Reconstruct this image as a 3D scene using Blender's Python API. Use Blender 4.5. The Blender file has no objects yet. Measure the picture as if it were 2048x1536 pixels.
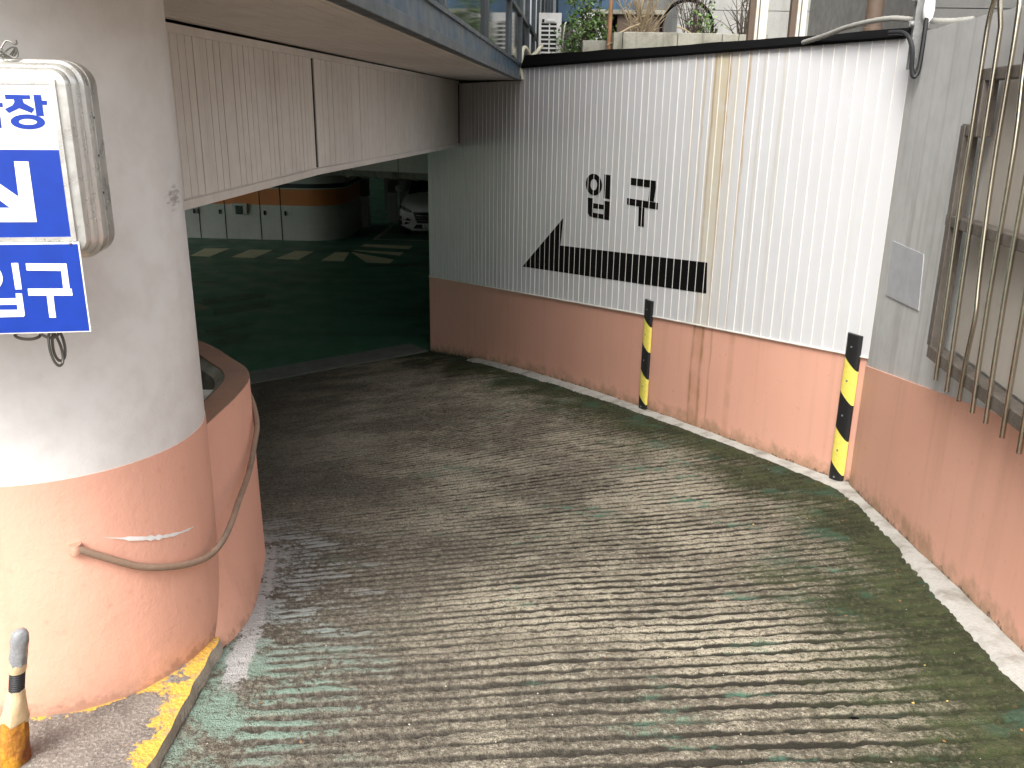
import bpy, math, random
import numpy as np
from mathutils import Matrix, Vector
random.seed(7); rng = np.random.default_rng(7)
R = math.radians
SC = bpy.context.scene
COL = SC.collection

# ------------------------------------------------------------------ camera
# metres; the camera stands at the origin, the street is 1.5 m below it
PITCH, ROLL = R(17.6), R(.8)
dn = Vector((0, -math.sin(PITCH), -math.cos(PITCH)))
fw = Vector((0, math.cos(PITCH), -math.sin(PITCH)))
rx = Vector((1, 0, 0))*math.cos(ROLL) - dn*math.sin(ROLL)
up = -(Vector((1, 0, 0))*math.sin(ROLL) + dn*math.cos(ROLL))
cam = bpy.data.objects.new('camera', bpy.data.cameras.new('camera'))
COL.objects.link(cam)
cam.matrix_world = Matrix((( rx.x, up.x, -fw.x, 0), (rx.y, up.y, -fw.y, 0), (rx.z, up.z, -fw.z, 0), (0, 0, 0, 1)))
cam.data.sensor_width = 36; cam.data.lens = 1740/2048*36
cam.data.clip_start = .02; cam.data.clip_end = 600
SC.camera = cam
# ------------------------------------------------------------------ world and sun (bright overcast)
SUN_EL, SUN_AZ = R(51), R(205)          # compass: 0 = +Y, clockwise
W = bpy.data.worlds.new('World'); SC.world = W; W.use_nodes = True
wn = W.node_tree.nodes; wl = W.node_tree.links
wn.clear()
wo = wn.new('ShaderNodeOutputWorld'); wb = wn.new('ShaderNodeBackground')
ws = wn.new('ShaderNodeTexSky'); ws.sky_type = 'NISHITA'; ws.sun_disc = False
ws.sun_elevation = SUN_EL; ws.sun_rotation = SUN_AZ
ws.air_density = 1.0; ws.dust_density = 6.0; ws.ozone_density = .6
wh = wn.new('ShaderNodeHueSaturation'); wh.inputs['Saturation'].default_value = .25   # cloud cover greys the sky
wl.new(ws.outputs[0], wh.inputs['Color']); wl.new(wh.outputs[0], wb.inputs[0]); wl.new(wb.outputs[0], wo.inputs[0])
wb.inputs[1].default_value = .15
sun = bpy.data.objects.new('sun', bpy.data.lights.new('sun', 'SUN'))
COL.objects.link(sun)
sun.data.energy = .95; sun.data.angle = R(24); sun.data.color = (1, .96, .9)
sd = Vector((math.sin(SUN_AZ)*math.cos(SUN_EL), math.cos(SUN_AZ)*math.cos(SUN_EL), math.sin(SUN_EL)))
sun.rotation_euler = sd.to_track_quat('Z', 'Y').to_euler()
SC.view_settings.view_transform = 'Standard'; SC.view_settings.look = 'None'
SC.view_settings.exposure = 1.38; SC.view_settings.gamma = 1
SC.cycles.max_bounces = 10; SC.cycles.diffuse_bounces = 6

# ------------------------------------------------------------------ helpers
class MB:
    def __init__(s): s.v = []; s.f = []; s.m = []; s.cur = 0
    def add(s, vs, fs):
        o = len(s.v); s.v += [tuple(map(float, p)) for p in vs]
        for f in fs: s.f.append(tuple(i+o for i in f)); s.m.append(s.cur)
        return s
    def box(s, a, b, fr=None):
        (x0, y0, z0), (x1, y1, z1) = a, b
        vs = [(x0,y0,z0),(x1,y0,z0),(x1,y1,z0),(x0,y1,z0),(x0,y0,z1),(x1,y0,z1),(x1,y1,z1),(x0,y1,z1)]
        if fr: vs = [fr(*p) for p in vs]
        return s.add(vs, [(0,3,2,1),(4,5,6,7),(0,1,5,4),(1,2,6,5),(2,3,7,6),(3,0,4,7)])
    def prism(s, poly, fr, d0, d1):
        """poly of (a, b); fr(a, b, d) -> xyz; extruded from d0 to d1"""
        n = len(poly)
        vs = [fr(a, b, d0) for a, b in poly] + [fr(a, b, d1) for a, b in poly]
        fs = [tuple(range(n-1, -1, -1)), tuple(range(n, 2*n))]
        fs += [(i, (i+1) % n, n+(i+1) % n, n+i) for i in range(n)]
        return s.add(vs, fs)
    def loft(s, rings, closed=True, caps=True):
        n = len(rings[0]); vs = [p for r in rings for p in r]; fs = []
        k = n if closed else n-1
        for i in range(len(rings)-1):
            for j in range(k):
                fs.append((i*n+j, i*n+(j+1) % n, (i+1)*n+(j+1) % n, (i+1)*n+j))
        if caps and closed:
            fs += [tuple(range(n-1, -1, -1)), tuple(range((len(rings)-1)*n, len(rings)*n))]
        return s.add(vs, fs)
    def tube(s, pts, r, n=8):
        P = [Vector(p) for p in pts]; rings = []
        rr = r if isinstance(r, (list, tuple)) else [r]*len(P)
        ref = None
        for i, p in enumerate(P):
            t = (P[min(i+1, len(P)-1)]-P[max(i-1, 0)]).normalized()
            if ref is None: ref = Vector((0, 0, 1)) if abs(t.z) < .9 else Vector((1, 0, 0))
            a = (ref - t*ref.dot(t)).normalized(); b = t.cross(a); ref = a
            rings.append([p + (a*math.cos(q)+b*math.sin(q))*rr[i] for q in np.linspace(0, 2*math.pi, n+1)[:-1]])
        return s.loft(rings)
    def lathe(s, prof, c=(0, 0), n=32):
        return s.loft([[(c[0]+r*math.cos(q), c[1]+r*math.sin(q), z) for q in np.linspace(0, 2*math.pi, n+1)[:-1]] for r, z in prof])
    def build(s, name, mats, parent=None, smooth=False, bevel=0):
        me = bpy.data.meshes.new(name); me.from_pydata(s.v, [], s.f)
        for m in (mats if isinstance(mats, (list, tuple)) else [mats]): me.materials.append(m)
        me.polygons.foreach_set('material_index', s.m)
        import bmesh
        bm = bmesh.new(); bm.from_mesh(me); bmesh.ops.recalc_face_normals(bm, faces=bm.faces); bm.to_mesh(me); bm.free()
        if smooth:
            me.polygons.foreach_set('use_smooth', [True]*len(me.polygons))
            try: me.set_sharp_from_angle(angle=R(42))
            except Exception: pass
        o = bpy.data.objects.new(name, me); COL.objects.link(o)
        if parent: o.parent = parent
        if bevel:
            b = o.modifiers.new('bevel', 'BEVEL'); b.width = bevel; b.segments = 2; b.limit_method = 'ANGLE'
        return o

def tag(o, label, cat, group=None):
    o['label'] = label; o['category'] = cat
    if group: o['group'] = group
    return o
def struct(o, label=None):
    o['kind'] = 'structure'
    if label: o['label'] = label
    return o
def thing(name, label, cat, loc=(0, 0, 0), rz=0, group=None):
    o = bpy.data.objects.new(name, None); o.empty_display_size = .1
    COL.objects.link(o); o.location = loc; o.rotation_euler = (0, 0, rz)
    return tag(o, label, cat, group)
ident = lambda x, y, z: (x, y, z)
def smoothpath(pts, k=6):
    P = [np.array(p, float) for p in pts]; out = []
    for i in range(len(P)-1):
        p0, p1, p2, p3 = P[max(i-1, 0)], P[i], P[i+1], P[min(i+2, len(P)-1)]
        for t in np.linspace(0, 1, k+1)[:-1]:
            out.append(tuple(.5*((2*p1)+(-p0+p2)*t+(2*p0-5*p1+4*p2-p3)*t*t+(-p0+3*p1-3*p2+p3)*t**3)))
    out.append(tuple(P[-1])); return out

# ---- materials
def new_mat(name):
    m = bpy.data.materials.new(name); m.use_nodes = True
    nt = m.node_tree; b = nt.nodes['Principled BSDF']; return m, nt, b
def N(nt, t, **kw):
    n = nt.nodes.new(t)
    for k, v in kw.items():
        if k in n.inputs: n.inputs[k].default_value = v
        else: setattr(n, k, v)
    return n
def mix(nt, fac, a, b, mode='MIX'):
    n = nt.nodes.new('ShaderNodeMix'); n.data_type = 'RGBA'; n.blend_type = mode
    for key, val in (('Factor', fac), ('A', a), ('B', b)):
        i = [s for s in n.inputs if s.name == key and (s.type == 'RGBA' if key != 'Factor' else s.type == 'VALUE')][0]
        if hasattr(val, 'is_output'): nt.links.new(val, i)
        else: i.default_value = val if key == 'Factor' else tuple(val)+(1,)
    return [s for s in n.outputs if s.type == 'RGBA'][0]
def ramp(nt, src, lo, hi, a=0., b=1.):
    n = nt.nodes.new('ShaderNodeMapRange'); n.interpolation_type = 'SMOOTHSTEP'
    n.inputs[1].default_value = lo; n.inputs[2].default_value = hi; n.inputs[3].default_value = a; n.inputs[4].default_value = b
    nt.links.new(src, n.inputs[0]); return n.outputs[0]
def math_(nt, op, a, b=None):
    n = nt.nodes.new('ShaderNodeMath'); n.operation = op
    for i, v in enumerate((a, b)):
        if v is None: continue
        if hasattr(v, 'is_output'): nt.links.new(v, n.inputs[i])
        else: n.inputs[i].default_value = v
    return n.outputs[0]
def coords(nt, scale=(1, 1, 1)):
    tc = nt.nodes.new('ShaderNodeTexCoord'); mp = nt.nodes.new('ShaderNodeMapping')
    mp.inputs['Scale'].default_value = scale
    nt.links.new(tc.outputs['Object'], mp.inputs[0]); return mp.outputs[0]
def noise(nt, scale, detail=4, vec=None, rough=.55):
    n = N(nt, 'ShaderNodeTexNoise'); n.inputs['Scale'].default_value = scale
    n.inputs['Detail'].default_value = detail; n.inputs['Roughness'].default_value = rough
    nt.links.new(vec if vec is not None else coords(nt), n.inputs['Vector']); return n.outputs['Fac']
def bump(nt, b, h, strength=.3, dist=.01):
    n = N(nt, 'ShaderNodeBump'); n.inputs['Strength'].default_value = strength; n.inputs['Distance'].default_value = dist
    nt.links.new(h, n.inputs['Height']); nt.links.new(n.outputs[0], b.inputs['Normal'])
def surf(name, col, rough=.6, dirt=None, dirt_amt=.35, streak=0, scale=2.5, bmp=.15, bscale=60, metal=0, spec=.4, lump=0):
    """painted or raw surface: broad mottling, optional vertical streaks, fine relief"""
    m, nt, b = new_mat(name)
    d = dirt if dirt else tuple(c*.55 for c in col)
    f = ramp(nt, noise(nt, scale, 6), .42, .75, 0, dirt_amt)
    c = mix(nt, f, col, d)
    f2 = ramp(nt, noise(nt, scale*9, 5), .35, .7, -.0, .18)
    c = mix(nt, f2, c, d)
    if streak:
        s = ramp(nt, noise(nt, 1, 6, coords(nt, (14, 14, .55))), .48, .72, 0, streak)
        c = mix(nt, s, c, d)
    nt.links.new(c, b.inputs['Base Color'])
    r = ramp(nt, noise(nt, scale*3, 4), .3, .7, max(rough-.1, .05), min(rough+.12, 1)); nt.links.new(r, b.inputs['Roughness'])
    b.inputs['Metallic'].default_value = metal; b.inputs['Specular IOR Level'].default_value = spec
    h = noise(nt, bscale, 5)
    if lump:
        h = math_(nt, 'ADD', math_(nt, 'MULTIPLY', h, .35), math_(nt, 'MULTIPLY', noise(nt, 7, 6), lump))
    if bmp: bump(nt, b, h, bmp, .01)
    return m
def plain(name, col, rough=.5, metal=0, spec=.5):
    m, nt, b = new_mat(name)
    f = ramp(nt, noise(nt, 30, 4), .3, .75, 0, .3)
    nt.links.new(mix(nt, f, col, tuple(c*.6 for c in col)), b.inputs['Base Color'])
    b.inputs['Roughness'].default_value = rough; b.inputs['Metallic'].default_value = metal
    b.inputs['Specular IOR Level'].default_value = spec
    return m

M = {}
WHITE = (.74, .73, .71); SALMON = (.75, .405, .3)
def col_white_mat():
    m = surf('column_white_paint', WHITE, .5, (.42, .38, .33), .2, 0, 1.6, .5, 22, lump=.9); nt = m.node_tree; b = nt.nodes['Principled BSDF']
    prev = b.inputs['Base Color'].links[0].from_socket
    tc = nt.nodes.new('ShaderNodeTexCoord'); mp = nt.nodes.new('ShaderNodeMapping'); mp.inputs['Location'].default_value = (-.397, -.02, -1.29*1.9); mp.inputs['Scale'].default_value = (1, 1, 1.9)
    nt.links.new(tc.outputs['Object'], mp.inputs[0]); ln = nt.nodes.new('ShaderNodeVectorMath'); ln.operation = 'LENGTH'; nt.links.new(mp.outputs[0], ln.inputs[0])
    k = math_(nt, 'ADD', ln.outputs['Value'], math_(nt, 'MULTIPLY', math_(nt, 'SUBTRACT', noise(nt, 1, 5, coords(nt, (25, 25, 110)), .7), .5), .22))
    nt.links.new(mix(nt, ramp(nt, k, .0, .06, .6, 0), prev, (.09, .08, .07)), b.inputs['Base Color']); return m
M['col_white'] = col_white_mat()
def salmon_mat(name, peel=.0, moss=True, lump=.8, bmp=.4, gk=1.):
    m, nt, b = new_mat(name)
    c = mix(nt, ramp(nt, noise(nt, 1.7, 5), .35, .75, 0, .45), SALMON, (.69, .35, .25))
    c = mix(nt, ramp(nt, noise(nt, 26, 6), .6, .8, 0, .35), c, (.45, .2, .13))
    s = ramp(nt, noise(nt, 1, 5, coords(nt, (9, 9, .5))), .5, .75, 0, .3)
    c = mix(nt, s, c, (.5, .27, .18))
    sc = math_(nt, 'MULTIPLY', ramp(nt, noise(nt, 1, 4, coords(nt, (1.3, 1.3, 55)), .6), .66, .72, 0, .55), ramp(nt, noise(nt, .9, 2), .5, .6))
    c = mix(nt, sc, c, (.2, .12, .09))
    if peel:
        c = mix(nt, ramp(nt, noise(nt, 5, 8, rough=.7), .69-peel*.05, .72), c, (.5, .43, .36))
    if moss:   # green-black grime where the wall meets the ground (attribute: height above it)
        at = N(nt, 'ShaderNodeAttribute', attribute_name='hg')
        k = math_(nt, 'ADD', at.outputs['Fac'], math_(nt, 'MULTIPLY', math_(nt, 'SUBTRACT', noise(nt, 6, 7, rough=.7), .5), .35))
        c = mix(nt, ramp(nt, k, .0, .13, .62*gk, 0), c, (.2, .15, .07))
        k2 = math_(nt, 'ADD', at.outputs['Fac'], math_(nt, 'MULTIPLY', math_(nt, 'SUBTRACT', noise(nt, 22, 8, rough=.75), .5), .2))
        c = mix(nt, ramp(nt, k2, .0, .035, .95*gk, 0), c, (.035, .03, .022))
    nt.links.new(c, b.inputs['Base Color']); b.inputs['Roughness'].default_value = .55; b.inputs['Specular IOR Level'].default_value = .35
    h = math_(nt, 'ADD', math_(nt, 'MULTIPLY', noise(nt, 90, 4), .25), math_(nt, 'MULTIPLY', noise(nt, 9, 7, rough=.65), lump))
    bump(nt, b, h, bmp, .012); return m
M['col_salmon'] = salmon_mat('column_salmon_paint', .0, True, 1.0, .3, .35)
M['salmon'] = salmon_mat('wall_salmon_paint', 0, True, .4, .22)
M['salmon_rw'] = salmon_mat('strip_wall_salmon_paint', 0, True, .4, .22)
def add_runs(m, runs):      # rust water that has run down from the panels above, wall-local X
    nt = m.node_tree; b = nt.nodes['Principled BSDF']; c = b.inputs['Base Color'].links[0].from_socket
    tc = nt.nodes.new('ShaderNodeTexCoord'); sp = nt.nodes.new('ShaderNodeSeparateXYZ'); nt.links.new(tc.outputs['Object'], sp.inputs[0])
    x = math_(nt, 'ADD', sp.outputs['X'], math_(nt, 'MULTIPLY', math_(nt, 'SUBTRACT', noise(nt, 3, 3), .5), .04))
    for x0, w, k in runs:
        d = math_(nt, 'ABSOLUTE', math_(nt, 'SUBTRACT', x, x0))
        c = mix(nt, math_(nt, 'MULTIPLY', ramp(nt, d, w*.3, w*1.6, k, 0), ramp(nt, noise(nt, 6, 4), .3, .6, .4, 1)), c, (.33, .17, .07))
    nt.links.new(c, b.inputs['Base Color'])
add_runs(M['salmon_rw'], ((1.28, .012, .7), (1.18, .014, .75), (1.08, .01, .4), (.86, .03, .25), (1.23, .07, .3)))
M['dusty'] = surf('dusty_coping', (.3, .17, .115), .8, (.17, .13, .1), .6, 0, 3, .3)
M['grey_wall'] = surf('grey_render', (.56, .56, .55), .7, (.3, .29, .27), .45, .45, 1.3, .2, 35, lump=.4)
M['soffit'] = surf('soffit_panel', (.68, .65, .6), .55, (.38, .33, .28), .4, 0, 1.2, .08, 40)
M['rib'] = surf('ribbed_fascia', (.7, .665, .615), .5, (.45, .41, .36), .3, .2, 1.5, .08, 40)
M['dark'] = plain('dark_gap', (.012, .012, .012), .9)
M['black'] = plain('black_flashing', (.003, .003, .003), .8, spec=.08)
M['blackpaint'] = plain('black_paint', (.005, .005, .005), .8, spec=.08)
M['facade_metal'] = surf('blue_grey_metal', (.085, .105, .12), .45, (.055, .055, .05), .6, .5, 3, .1)
M['facade_blue'] = surf('blue_band', (.045, .085, .135), .4, (.13, .145, .145), .9, .6, 3.5, .1)
M['steel'] = plain('stainless_tube', (.5, .45, .36), .22, 1)
M['bronze'] = surf('brown_steel_frame', (.16, .14, .12), .5, (.07, .06, .05), .6, 0, 8, .2, metal=.3)
M['galv'] = surf('galvanised_steel', (.28, .285, .28), .5, (.14, .13, .12), .5, 0, 10, .2, metal=.5)
M['concrete'] = surf('old_concrete', (.3, .295, .25), .9, (.1, .1, .07), .9, .5, 4, .5, 60)
M['plate'] = surf('steel_drain_plate', (.32, .325, .31), .5, (.15, .145, .13), .6, 0, 3, .2, metal=.3)
M['alu'] = surf('aged_aluminium', (.62, .61, .57), .33, (.4, .38, .34), .35, 0, 8, .06, metal=.65)
M['blue'] = plain('sign_blue', (.005, .036, .3), .35)
M['signwhite'] = plain('sign_white', (.9, .9, .89), .35)
M['yellow'] = plain('guard_yellow', (.84, .72, .14), .5)
M['rubber'] = plain('black_rubber', (.012, .012, .013), .55)
M['rust'] = surf('rusted_steel', (.17, .045, .018), .85, (.55, .27, .02), 1., .7, 9, .9, 50)
M['tape'] = surf('yellowed_tape', (.58, .45, .28), .4, (.36, .26, .15), .6, 0, 12, .3)
M['bag'] = surf('grey_plastic_wrap', (.24, .25, .26), .3, (.12, .12, .12), .6, 0, 14, .3)
M['cable'] = surf('painted_cable', (.3, .2, .14), .5, (.1, .09, .08), .8, 0, 7, .2)
M['wire'] = plain('grey_wire', (.13, .125, .11), .4, .4)
M['conduit'] = surf('grey_conduit', (.27, .265, .24), .6, (.15, .145, .13), .4, 0, 15, .2)
M['cream'] = surf('cream_pipe_wrap', (.62, .6, .47), .7, (.4, .37, .27), .5, 0, 14, .3)
M['ac'] = surf('white_metal_case', (.68, .68, .66), .45, (.42, .41, .38), .4, .2, 6, .05)
M['pole_rust'] = surf('rusty_pole', (.33, .17, .085), .8, (.1, .055, .035), .8, 0, 14, .4)
M['bark'] = plain('bark', (.06, .045, .032), .9)
M['twig'] = plain('dry_twig', (.34, .27, .17), .9)
M['deadleaf'] = plain('dead_leaf', (.27, .13, .045), .8)
M['leaf'] = None
M['stone'] = surf('grey_stone_panel', (.34, .345, .33), .5, (.2, .2, .19), .5, .3, 3, .05)
M['stone_d'] = surf('dark_stone_panel', (.11, .11, .105), .5, (.06, .06, .055), .5, .3, 3, .05)
M['beige_frame'] = surf('beige_window_frame', (.6, .57, .5), .5, (.35, .32, .27), .4, .3, 5, .05)
M['brown'] = surf('brown_pipe', (.1, .07, .05), .6, (.05, .035, .025), .6)
M['garage_white'] = surf('garage_white_paint', (.6, .61, .55), .5, (.4, .41, .37), .4, .2, 1.5, .06)
M['garage_orange'] = surf('garage_orange_band', (.72, .25, .075), .5, (.5, .2, .08), .4, 0, 2, .06)
M['garage_stripe'] = plain('garage_dark_green', (.03, .045, .04), .5)
M['garage_dim'] = surf('garage_bare_concrete', (.22, .21, .19), .8, (.1, .1, .09), .6)
M['linepaint'] = surf('yellowed_line_paint', (.85, .8, .55), .6, (.6, .55, .36), .6, 0, 5, .1)
M['linewhite'] = surf('white_line_paint', (.62, .62, .58), .6, (.35, .35, .32), .6, 0, 5, .1)
M['carpaint'] = plain('white_car_paint', (.75, .75, .73), .15, 0, .6)
M['carblack'] = plain('car_black_trim', (.01, .01, .011), .3)
M['chrome'] = plain('chrome', (.75, .75, .75), .12, 1)
M['tyre'] = plain('tyre_rubber', (.015, .015, .015), .8)
M['lamp'] = plain('headlamp_lens', (.3, .32, .34), .08, .2, .8)
M['glassdark'] = plain('car_glass', (.008, .01, .012), .04, 0, .8)
M['plateboard'] = surf('painted_board', (.42, .43, .45), .45, (.33, .34, .35), .4, .2, 5, .05)
M['beigeboard'] = surf('beige_board', (.47, .43, .38), .6, (.38, .33, .28), .4, .3, 1.5, .08)

def glass_mat():
    m, nt, b = new_mat('tinted_window_glass')
    c = mix(nt, ramp(nt, noise(nt, 1, 5, coords(nt, (6, 6, .8))), .4, .75, 0, .8), (.02, .026, .03), (.075, .08, .08))
    nt.links.new(c, b.inputs['Base Color'])
    b.inputs['Roughness'].default_value = .06; b.inputs['Specular IOR Level'].default_value = .9; b.inputs['IOR'].default_value = 1.9
    return m
M['glass'] = glass_mat()
def panel_mat():
    m, nt, b = new_mat('white_strip_panel')
    c = mix(nt, ramp(nt, noise(nt, 1.2, 5), .4, .75, 0, .3), (.66, .665, .68), (.6, .6, .61))
    # rust water stains running down from the top seam, wall-local X = distance along the wall
    tc = nt.nodes.new('ShaderNodeTexCoord'); sp = nt.nodes.new('ShaderNodeSeparateXYZ'); nt.links.new(tc.outputs['Object'], sp.inputs[0])
    x = math_(nt, 'ADD', sp.outputs['X'], math_(nt, 'MULTIPLY', math_(nt, 'SUBTRACT', noise(nt, 2.2, 3), .5), .05))
    fade = ramp(nt, sp.outputs['Z'], -1.6, .2, .4, 1)
    for x0, w, k, colr in ((1.19, .085, .7, (.6, .5, .28)), (1.26, .012, .75, (.42, .27, .1)), (1.12, .016, .85, (.4, .24, .08)), (1.04, .04, .4, (.6, .5, .3)), (.93, .013, .75, (.44, .27, .1)), (.8, .01, .35, (.5, .36, .17)), (1.36, .012, .55, (.5, .36, .16)), (1.47, .02, .35, (.55, .45, .26)), (.62, .012, .3, (.5, .4, .2)), (2.43, .02, .2, (.55, .48, .3)), (3.2, .02, .25, (.5, .45, .3)), (2.02, .015, .15, (.5, .45, .3))):
        d = math_(nt, 'ABSOLUTE', math_(nt, 'SUBTRACT', x, x0))
        f = math_(nt, 'MULTIPLY', ramp(nt, d, w*.3, w*1.5, k, 0), math_(nt, 'MULTIPLY', fade, ramp(nt, noise(nt, 9, 5), .2, .6, .5, 1)))
        c = mix(nt, f, c, colr)
    c = mix(nt, ramp(nt, noise(nt, 1, 5, coords(nt, (9, 9, 1.2)), .65), .55, .78, 0, .3), c, (.5, .48, .43))
    nt.links.new(c, b.inputs['Base Color']); b.inputs['Roughness'].default_value = .38; b.inputs['Specular IOR Level'].default_value = .4
    bump(nt, b, noise(nt, 3, 2), .12, .02); return m
M['panel'] = panel_mat()
M['panel_lip'] = surf('strip_lip', (.86, .85, .8), .4, (.6, .57, .48), .4, .2, 3, 0)  # paler than the panels: edges catching the sky are put into the colour

def leaf_mat(name, c1, c2):
    m, nt, b = new_mat(name)
    nt.links.new(mix(nt, ramp(nt, noise(nt, 14, 3), .35, .65), c1, c2), b.inputs['Base Color'])
    b.inputs['Roughness'].default_value = .5; b.inputs['Subsurface Weight'].default_value = 0
    return m
M['leaf'] = leaf_mat('green_leaf', (.05, .13, .025), (.13, .21, .05))

def ramp_mat():
    m, nt, b = new_mat('grooved_ramp_concrete')
    at = N(nt, 'ShaderNodeAttribute', attribute_name='rc'); sp = nt.nodes.new('ShaderNodeSeparateColor'); nt.links.new(at.outputs['Color'], sp.inputs[0])
    dl, dr, g = sp.outputs[0], sp.outputs[1], sp.outputs[2]
    tc = nt.nodes.new('ShaderNodeTexCoord'); px = nt.nodes.new('ShaderNodeSeparateXYZ'); nt.links.new(tc.outputs['Object'], px.inputs[0])
    c0 = coords(nt)
    n1 = noise(nt, 1.1, 5, c0, .6); n2 = noise(nt, 6, 5, c0, .7); n3 = noise(nt, 70, 4, c0, .7); n4 = noise(nt, 210, 2, c0); n5 = noise(nt, 1, 5, coords(nt, (2.2, 13, 13)), .65)
    c = mix(nt, ramp(nt, n1, .42, .6), (.155, .135, .1), (.4, .36, .27))
    c = mix(nt, ramp(nt, n5, .45, .65, 0, .45), c, (.17, .145, .1))
    c = mix(nt, ramp(nt, n2, .5, .7, 0, .5), c, (.48, .44, .335))
    c = mix(nt, ramp(nt, n3, .5, .68, 0, .65), c, (.52, .48, .38))
    c = mix(nt, ramp(nt, n3, .36, .48, .85, 0), c, (.075, .064, .045))
    c = mix(nt, ramp(nt, n4, .52, .62, 0, .75), c, (.07, .06, .045))
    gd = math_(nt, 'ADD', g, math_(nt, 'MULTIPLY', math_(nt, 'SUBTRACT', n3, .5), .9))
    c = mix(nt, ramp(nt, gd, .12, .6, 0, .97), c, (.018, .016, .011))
    # green floor paint surviving in some grooves and patches
    tp = math_(nt, 'MULTIPLY', ramp(nt, noise(nt, 1, 6, coords(nt, (1.6, 5, 5)), .7), .57, .66, 0, .75), ramp(nt, math_(nt, 'ADD', n3, math_(nt, 'MULTIPLY', g, .25)), .45, .6))
    c = mix(nt, tp, c, (.075, .17, .115))
    # damp dirt and the overhang's shade, both painted dark along the left side
    damp_shade = ramp(nt, math_(nt, 'ADD', dl, math_(nt, 'MULTIPLY', math_(nt, 'SUBTRACT', n1, .5), 1.5)), .1, 1.5, .72, 0)
    c = mix(nt, damp_shade, c, mix(nt, ramp(nt, n3, .4, .65), (.055, .046, .036), (.16, .14, .11)))
    # pale and teal paint remains on the ridges beside the low wall
    yy = math_(nt, 'MULTIPLY', ramp(nt, px.outputs['Y'], 1.55, 1.9), ramp(nt, px.outputs['Y'], 3.1, 3.7, 1, 0))
    k = math_(nt, 'ADD', dl, math_(nt, 'MULTIPLY', math_(nt, 'SUBTRACT', n5, .5), 1.1))
    lt = math_(nt, 'MULTIPLY', math_(nt, 'MULTIPLY', ramp(nt, k, .2, .5, 1, 0), yy), math_(nt, 'MULTIPLY', ramp(nt, g, .1, .35, 1, 0), ramp(nt, math_(nt, 'ADD', n2, math_(nt, 'MULTIPLY', math_(nt, 'SUBTRACT', n3, .5), .5)), .42, .55)))
    teal = mix(nt, ramp(nt, px.outputs['Y'], 2.05, 2.6), (.17, .25, .2), (.33, .35, .34))
    c = mix(nt, math_(nt, 'MULTIPLY', lt, .85), c, teal)
    edge = math_(nt, 'ADD', dl, math_(nt, 'MULTIPLY', math_(nt, 'SUBTRACT', n2, .5), .1))
    es = math_(nt, 'MULTIPLY', math_(nt, 'MULTIPLY', ramp(nt, edge, .035, .045), ramp(nt, edge, .1, .112, 1, 0)), math_(nt, 'MULTIPLY', ramp(nt, px.outputs['Y'], 2.0, 2.1), ramp(nt, px.outputs['Y'], 3.3, 3.5, 1, 0)))
    c = mix(nt, math_(nt, 'MULTIPLY', es, ramp(nt, math_(nt, 'ADD', n2, math_(nt, 'MULTIPLY', math_(nt, 'SUBTRACT', n3, .5), .5)), .38, .45, 0, .95)), c, (.38, .37, .36))
    # moss along the right-hand wall
    mo = math_(nt, 'ADD', dr, math_(nt, 'MULTIPLY', math_(nt, 'SUBTRACT', noise(nt, 2.1, 5, c0, .65), .5), 1.9))
    mo = math_(nt, 'ADD', mo, math_(nt, 'MULTIPLY', math_(nt, 'SUBTRACT', n5, .5), .7))
    mo = math_(nt, 'ADD', mo, math_(nt, 'MULTIPLY', math_(nt, 'SUBTRACT', n3, .5), .55))
    mossc = mix(nt, ramp(nt, n2, .4, .62), (.018, .024, .008), (.04, .052, .018))
    mossc = mix(nt, ramp(nt, n3, .5, .65, 0, .7), mossc, (.085, .08, .042))
    mossc = mix(nt, ramp(nt, noise(nt, 3.5, 4, c0), .56, .64, 0, .7), mossc, (.03, .075, .045))
    c = mix(nt, ramp(nt, mo, .28, .95, .96, 0), c, mossc)
    nt.links.new(c, b.inputs['Base Color'])
    nt.links.new(ramp(nt, damp_shade, 0, .8, .9, .6), b.inputs['Roughness']); b.inputs['Specular IOR Level'].default_value = .3
    h = math_(nt, 'ADD', math_(nt, 'MULTIPLY', n3, .9), math_(nt, 'MULTIPLY', n4, .6)); bump(nt, b, h, .9, .014)
    return m
M['ramp'] = ramp_mat()
def floor_mat():
    m, nt, b = new_mat('green_floor_paint')
    c = mix(nt, ramp(nt, noise(nt, .5, 6), .35, .7), (.065, .19, .12), (.09, .24, .15))
    c = mix(nt, ramp(nt, noise(nt, 1, 7, coords(nt, (.35, 1.4, 1)), .65), .52, .72, 0, .75), c, (.05, .05, .035))
    c = mix(nt, ramp(nt, noise(nt, 5, 6), .6, .75, 0, .4), c, (.12, .2, .14))
    nt.links.new(c, b.inputs['Base Color']); b.inputs['Specular IOR Level'].default_value = .4
    nt.links.new(ramp(nt, noise(nt, 2, 4), .3, .7, .32, .55), b.inputs['Roughness'])
    return m
M['floor'] = floor_mat()
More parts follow.
